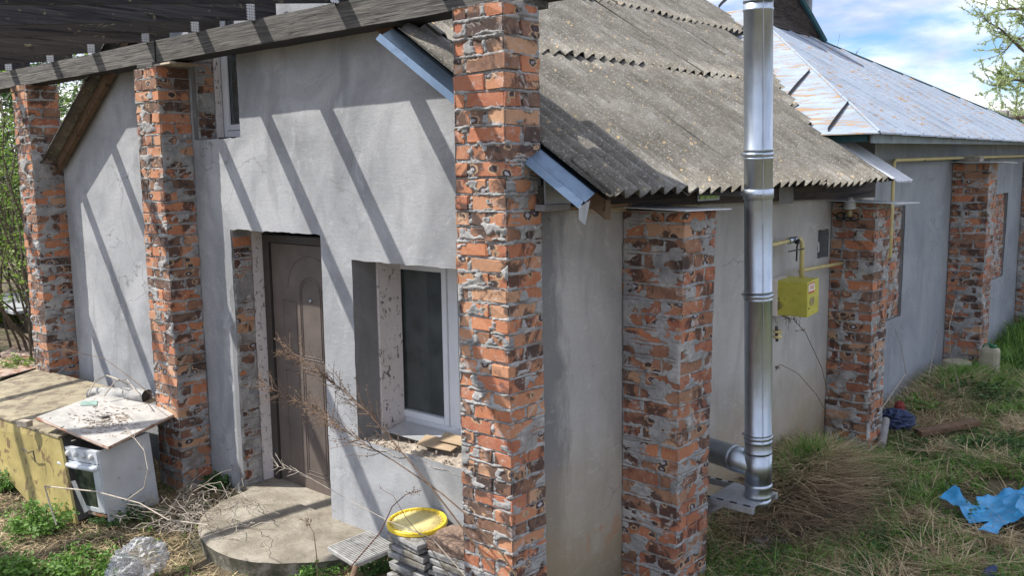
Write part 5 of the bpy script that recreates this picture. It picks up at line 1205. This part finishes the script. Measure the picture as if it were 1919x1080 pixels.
for k, (pts) in enumerate([[(1660, 760), (1690, 700), (1682, 650), (1677, 615)], [(1745, 700), (1757, 640), (1755, 620)], [(1840, 690), (1780, 660), (1779, 600), (1790, 570)]]):
    T = empty('bare_stalk', (.5, 5+k, 0), ('bare crooked stalk against the wall right of the second buttress', 'straight dark stalk left of the third buttress', 'pale curved stalk in front of the third buttress')[k], 'stalk', 'bare stalks by the main house')
    weedstem(T, [tuple(q) for q in (([(0.450, 3.934, 0.309), (0.450, 4.587, 0.517), (0.450, 4.435, 0.765), (0.450, 4.218, 0.990)], [(0.300, 5.844, 0.236), (0.300, 6.001, 0.519), (0.300, 6.047, 0.693)], [(0.620, 5.788, 0.127), (0.620, 5.345, 0.611), (0.620, 5.260, 0.883), (0.620, 5.452, 1.117)])[k])], .004, .002, .8, 4, .08, 'twig_grey', False)

# shrubs left, tree right
def shrub(cx_, cy_, r, h, label, n=34, leaves=2600, size=.06, mat='bush_leaf', name='shrub', group='shrubs beyond the left pillar'):
    z0 = float(gz(cx_, cy_)); T = empty(name, (cx_, cy_, z0), label, 'shrub', group); cs = []; b_ = B()
    for k in range(n):
        a = random.uniform(0, 6.28); p = Vector((cx_+random.gauss(0, r*.25), cy_+random.gauss(0, r*.25), z0-.05)); pts = [p]; d_ = Vector((math.cos(a)*.35, math.sin(a)*.35, 1)).normalized(); L_ = h*random.uniform(.5, 1.1)
        for i in range(8):
            d_ = (d_+Vector((random.gauss(0, .16), random.gauss(0, .16), random.gauss(-.02, .10)))).normalized(); pts.append(pts[-1]+d_*L_/8)
            if i > 1: cs.append(pts[-1][:])
            if i > 2 and random.random() < .8:
                dd2 = Vector([random.gauss(0, 1) for _ in range(3)]).normalized(); q = pts[-1]+dd2*L_*.16; b_.tube([pts[-1], q], [.006, .002], 4, False); cs.append(q[:])
        b_.tube(pts, [.018*(1-i/10) for i in range(len(pts))], 5, False)
    b_.done('branches', 'bark', T); cs = np.array(cs); sel = cs[rng.integers(0, len(cs), leaves//8)]
    leaf_cloud(sel, .22, 8, size, mat, 'leaves', T)
shrub(-9.6, 1.0, 1.2, 4.2, 'nearest tall shrub with young leaves beyond the left pillar', 40, 5200, .055)
shrub(-12.5, 2.6, 1.8, 5.4, 'middle leafy shrub further behind the left pillar', 44, 9000, .075)
shrub(-11.2, -.6, 1.3, 4.8, 'leafy shrub at the left edge of the picture', 36, 6500, .065)
shrub(-16.5, 4.0, 2.8, 7.0, 'farthest dense shrub beyond the garden', 60, 16000, .11, 'dark_leaf')
shrub(-17.5, 1.0, 2.6, 6.6, 'far shrub left behind the nearer ones', 60, 14000, .11, 'dark_leaf')
o = B().poly([(-9.546, 0.422, 0.100), (-10.388, 1.253, 0.130), (-8.335, 0.483, 0.100), (-8.184, -0.060, 0.080)], (0, 0, .012)).done('rusty_sheet', 'rust_sheet'); tagp(o, 'rusty flat sheet lying on the ground beyond the left pillar', 'sheet')
o = B().box((-14.2, 1.5, .28), (-11.8, 2.6, .33), .005, M=Matrix.Rotation(.0, 4, 'Z')).done('grey_board', 'grey_board'); tagp(o, 'grey board propped under the shrubs beyond the left pillar', 'board')
for k, (x_, y_) in enumerate([(-14.0, 1.6), (-12.0, 2.4)]): tagp(B().box((x_-.1, y_-.1, -.2), (x_+.1, y_+.1, .28), .01).done('board_support', 'bark'), ('left', 'right')[k]+' dark block holding up the grey board under the shrubs', 'block')
# olive-leaved tree at far right
def sprays(T, trunk, limbs, seed, leaf=.11, mat='olive_leaf', nleaf=34):
    rd = random.Random(seed); b_ = B(); b_.tube(trunk, [.16*(1-.6*i/(len(trunk)-1)) for i in range(len(trunk))], 8); b_.done('trunk', 'bark', T)
    lb = B(); LV = []; LF = []
    for p, d_, L_ in limbs:
        pts = [Vector(p)]; d_ = Vector(d_).normalized()
        for i in range(8):
            d_ = (d_+Vector((rd.gauss(0, .16), rd.gauss(0, .16), rd.gauss(.02, .16)))).normalized(); pts.append(pts[-1]+d_*L_/8)
            if i >= 1:
                for _ in range(3):
                    e = (d_*.5+Vector((rd.gauss(0, .7), rd.gauss(0, .7), rd.gauss(.2, .6)))).normalized(); tl_ = L_*rd.uniform(.18, .42); q = [pts[-1]]
                    for s__ in range(5): e = (e+Vector((rd.gauss(0, .15), rd.gauss(0, .15), rd.gauss(0, .15)+.03))).normalized(); q.append(q[-1]+e*tl_/5)
                    lb.tube(q, [.008, .006, .005, .004, .003, .002], 3, False)
                    for s__ in range(nleaf):
                        f_ = rd.random()*4.99; i0 = int(f_); c = q[i0].lerp(q[i0+1], f_-i0); a1 = (e*.9+Vector((rd.gauss(0, .6), rd.gauss(0, .6), rd.gauss(0, .5)))).normalized(); ln_ = leaf*rd.uniform(.6, 1.2)
                        b1 = a1.cross(Vector((rd.gauss(0, 1), rd.gauss(0, 1), rd.gauss(0, 1)))).normalized()*ln_*.17; k = len(LV); LV.extend([c[:], (c+a1*ln_*.5+b1)[:], (c+a1*ln_)[:], (c+a1*ln_*.5-b1)[:]]); LF.append((k, k+1, k+2, k+3))
        lb.tube(pts, [.05*(1-i/9)+.006 for i in range(len(pts))], 5, False)
    lb.done('branches', 'bark', T); link('crown', me_arr('crown', LV, LF, mat), T)
tx, ty, tz = (-1.266, 20.000, 2.444)
T = empty('olive_leaved_tree', (tx, ty, 0), 'green tree with narrow leaves at the right edge above the far wall', 'tree')
lim = []
for k in range(44):
    h_ = .7+5.6*k/43; a = k*2.4; lim.append(((tx, ty, h_+1.2), (math.cos(a), math.sin(a), .15), 2.2*(.75+.3*math.sin(k*1.7))))
sprays(T, [(tx, ty, 0), (tx+.1, ty, 2.5), (tx-.05, ty, 5), (tx, ty, 7.6)], lim, 5, .085, 'olive_leaf', 60)
# bare tree behind the main roof
bx, by, bz = (-4.547, 15.000, 4.491)
T = empty('bare_tree', (bx, by, 0), 'bare thin branches of a leafless tree rising behind the metal roof', 'tree')
b_ = B(); b_.tube([(bx, by, 0), (bx, by, 3.2)], [.06, .03], 5); b_.done('trunk', 'bark', T); b_ = B()
for k in range(14):
    a = random.uniform(-.55, .75); d_ = Vector((math.sin(a)*.8, .2*random.gauss(0, 1), math.cos(a))); p = Vector((bx+random.gauss(0, .15), by, random.uniform(2.6, 3.3))); q = [p]
    for i in range(6): d_ = (d_+Vector((random.gauss(0, .07), 0, random.gauss(0, .05)))).normalized(); q.append(q[-1]+d_*.36*random.uniform(.6, 1.2))
    b_.tube(q, [.012, .010, .008, .006, .005, .004, .003], 4, False)
b_.done('branches', 'bark', T)
# far wall
fw_ = empty('far_stone_wall', (2, 24, 0), 'grey block wall far behind the metal roof at the right edge', 'wall')
wa, wb_ = (-3.680, 24.000, 3.860), (-1.015, 24.000, 3.613)
for r_ in range(9):
    for k in range(22):
        x_ = wa[0]-.6+k*.42+(r_ % 2)*.2; z_ = wa[2]-.03-.42*(r_+1)+.02*random.random(); o = B().box((x_+.012, 24, z_+.012), (x_+.408, 24.3, z_+.41), .03, jit=.012).done('block', 'stone_grey', fw_)

# ------------------------------------------------------------------ things on the right
pol = [(1.227, 2.848, 0.000), (1.274, 3.048, 0.000), (1.390, 2.886, 0.020), (1.501, 2.796, 0.020), (1.450, 2.959, 0.060), (1.509, 3.030, 0.120), (1.627, 3.166, 0.120), (1.732, 3.237, 0.100), (1.922, 3.013, 0.050), (1.937, 2.682, 0.000), (1.724, 2.656, 0.000), (1.696, 2.465, 0.000), (1.584, 2.430, 0.000), (1.611, 2.588, 0.000), (1.509, 2.540, 0.000), (1.405, 2.684, 0.000)]
pp = np.array([q[:2] for q in pol]); 
def inside(x, y):
    c = np.zeros(x.shape, bool); j = len(pp)-1
    for i in range(len(pp)):
        xi, yi, xj, yj = pp[i, 0], pp[i, 1], pp[j, 0], pp[j, 1]
        c ^= ((yi > y) != (yj > y)) & (x < (xj-xi)*(y-yi)/(yj-yi+1e-12)+xi); j = i
    return c
nx_, ny_ = 150, 190; gx = np.linspace(pp[:, 0].min(), pp[:, 0].max(), nx_); gy = np.linspace(pp[:, 1].min(), pp[:, 1].max(), ny_); GX, GY = np.meshgrid(gx, gy, indexing='ij')
wx_ = GX+(fbm(GX*14, GY*14, 3, 2)-.5)*.03; wy_ = GY+(fbm(GX*14+30, GY*14, 3, 2)-.5)*.03; keepv = inside(wx_, wy_)
rid = 1-abs(fbm(GX*3.2+1, GY*3.2, 4, 3)*2-1); HZ = gz(GX, GY)+.065+.07*(rid**4)+.05*(fbm(GX*2.0, GY*2.0, 9, 2))+(1-abs(fbm(GX*7, GY*7, 6, 2)*2-1))**4*.012
F = grid_faces(nx_, ny_); kf = keepv.ravel()[F].all(axis=1)
o = link('blue_plastic_sheet', me_arr('blue_plastic_sheet', np.stack([GX, GY, HZ], -1).reshape(-1, 3), F[kf], 'blue_plastic', True)); tagp(o, 'torn bright blue plastic sheet crumpled on the grass at right', 'plastic sheet')
def crumple(name, c, sx1, sy1, sz1, mat, label, cat, seed, n=70):
    a_, b_ = np.meshgrid(np.linspace(0, np.pi, n), np.linspace(0, 2*np.pi, n), indexing='ij'); X_ = np.sin(a_)*np.cos(b_); Y_ = np.sin(a_)*np.sin(b_); Z_ = np.cos(a_)
    r_ = .55+.9*(1-abs(fbm(X_*2.6+seed, Y_*2.6, Z_*2.6, 4)*2-1))**2-.3*fbm(X_*7, Y_*7, Z_*7+seed, 3)
    return tagp(link(name, me_arr(name, np.stack([c[0]+X_*r_*sx1, c[1]+Y_*r_*sy1, c[2]+Z_*r_*sz1], -1).reshape(-1, 3), grid_faces(n, n), mat, True)), label, cat)
crumple('plastic_wrap', Vector((-2.474, -1.222, -0.050)), .13, .15, .10, 'clear_wrap', 'crumpled ball of clear plastic wrap in the weeds at bottom left', 'plastic wrap', 3)
crumple('plastic_wrap', Vector((-2.477, -1.331, -0.120)), .09, .1, .07, 'clear_wrap', 'lower lump of clear plastic wrap cut by the bottom edge', 'plastic wrap', 8)
crumple('white_scrap', Vector((0.476, 1.700, -0.100)), .10, .16, .03, 'clear_wrap', 'grey white plastic scrap in the grass beside the flue', 'plastic scrap', 5)
crumple('white_scrap', Vector((0.280, 1.739, -0.100)), .06, .08, .025, 'clear_wrap', 'small pale plastic scrap close to the flue bracket', 'plastic scrap', 15)
o = B().box((-.30, -.06, 0), (.30, .06, .045), .006, M=Matrix.Translation(Vector((0.795, 4.710, 0.020))) @ Matrix.Rotation(math.radians(52), 4, 'Z') @ Matrix.Rotation(-.10, 4, 'Y')).done('brown_plank', 'brown_plank'); tagp(o, 'weathered brown plank lying in the weeds past the second buttress', 'plank')
cn = empty('plastic_canister', (.36, 8.3, 0), 'white plastic canister with green cap behind the third buttress', 'canister'); cc = Vector((0.527, 7.340, 0.020))
B().box(cc+Vector((-.10, -.08, -.05)), cc+Vector((.10, .08, .30)), .045).done('canister_body', 'canister', cn); B().lathe([(.035, 0), (.035, .03), (.02, .035)], cc+Vector((.03, 0, .30)), (0, 0, 1), 14).done('canister_cap', 'green_cap', cn); B().tube([cc+Vector((-.08, 0, .29)), cc+Vector((-.06, 0, .335)), cc+Vector((.0, 0, .335)), cc+Vector((.0, 0, .29))], .01, 6).done('canister_handle', 'green_cap', cn)
cn = empty('plastic_bucket', (.3, 7.2, .05), 'overturned dirty white bucket in front of the third buttress', 'bucket'); c1 = Vector((0.263, 7.014, 0.080))
B().lathe([(.15, 0), (.165, .01), (.15, .16), (.13, .17)], c1+Vector((0, 0, -.06)), (0, 0, 1), 24).done('bucket_body', 'canister', cn)
crumple('dark_rags', Vector((0.347, 4.710, 0.030)), .13, .16, .09, 'cloth_blue', 'heap of dark blue rags in the corner past the second buttress', 'rags', 21)
crumple('red_rag', Vector((0.350, 4.775, 0.140)), .04, .04, .05, 'cloth_red', 'small dull red rag on top of the blue rags', 'rag', 22, 30)
o = B().tube([(0.348, 4.402, 0.100), (0.446, 4.013, -0.020)], .035, 12).done('grey_pipe_offcut', 'stone_grey'); tagp(o, 'short grey pipe standing beside the second buttress', 'pipe')
o = B().lathe([(.03, 0), (.035, .02), (.035, .06), (.015, .09), (.012, .10)], (1.759, 1.942, -0.080), (.5, .2, 1), 14).done('plastic_bottle', 'cloth_blue'); tagp(o, 'grey bottle neck poking from the grass at the bottom edge', 'bottle')
# litter leaves on step, pale shard pieces
lt = B()
for k in range(260):
    x_, y_ = random.uniform(-3.4, -1.3), random.uniform(-.9, .28); 
    if math.hypot(x_+2.25, y_) > 1.0: continue
    if random.random() < .55 and y_ < -.35: continue
    s1 = random.uniform(.003, .012); z_ = (-.045 if math.hypot(x_+2.25, y_) < .85 and y_ < 0 else -.12 if y_ < 0 else -.143)
    a1 = random.uniform(0, 6.28); lt.poly([(x_, y_, z_+.004), (x_+s1*math.cos(a1), y_+s1*math.sin(a1), z_+.007), (x_+s1*1.6*math.cos(a1+.5), y_+s1*1.6*math.sin(a1+.5), z_+.005), (x_+s1*math.cos(a1+1), y_+s1*math.sin(a1+1), z_+.008)])
tagp(lt.done('leaf_litter', 'crumbled_mortar'), 'dry leaf bits scattered on the concrete step', 'leaf litter', kind='stuff')
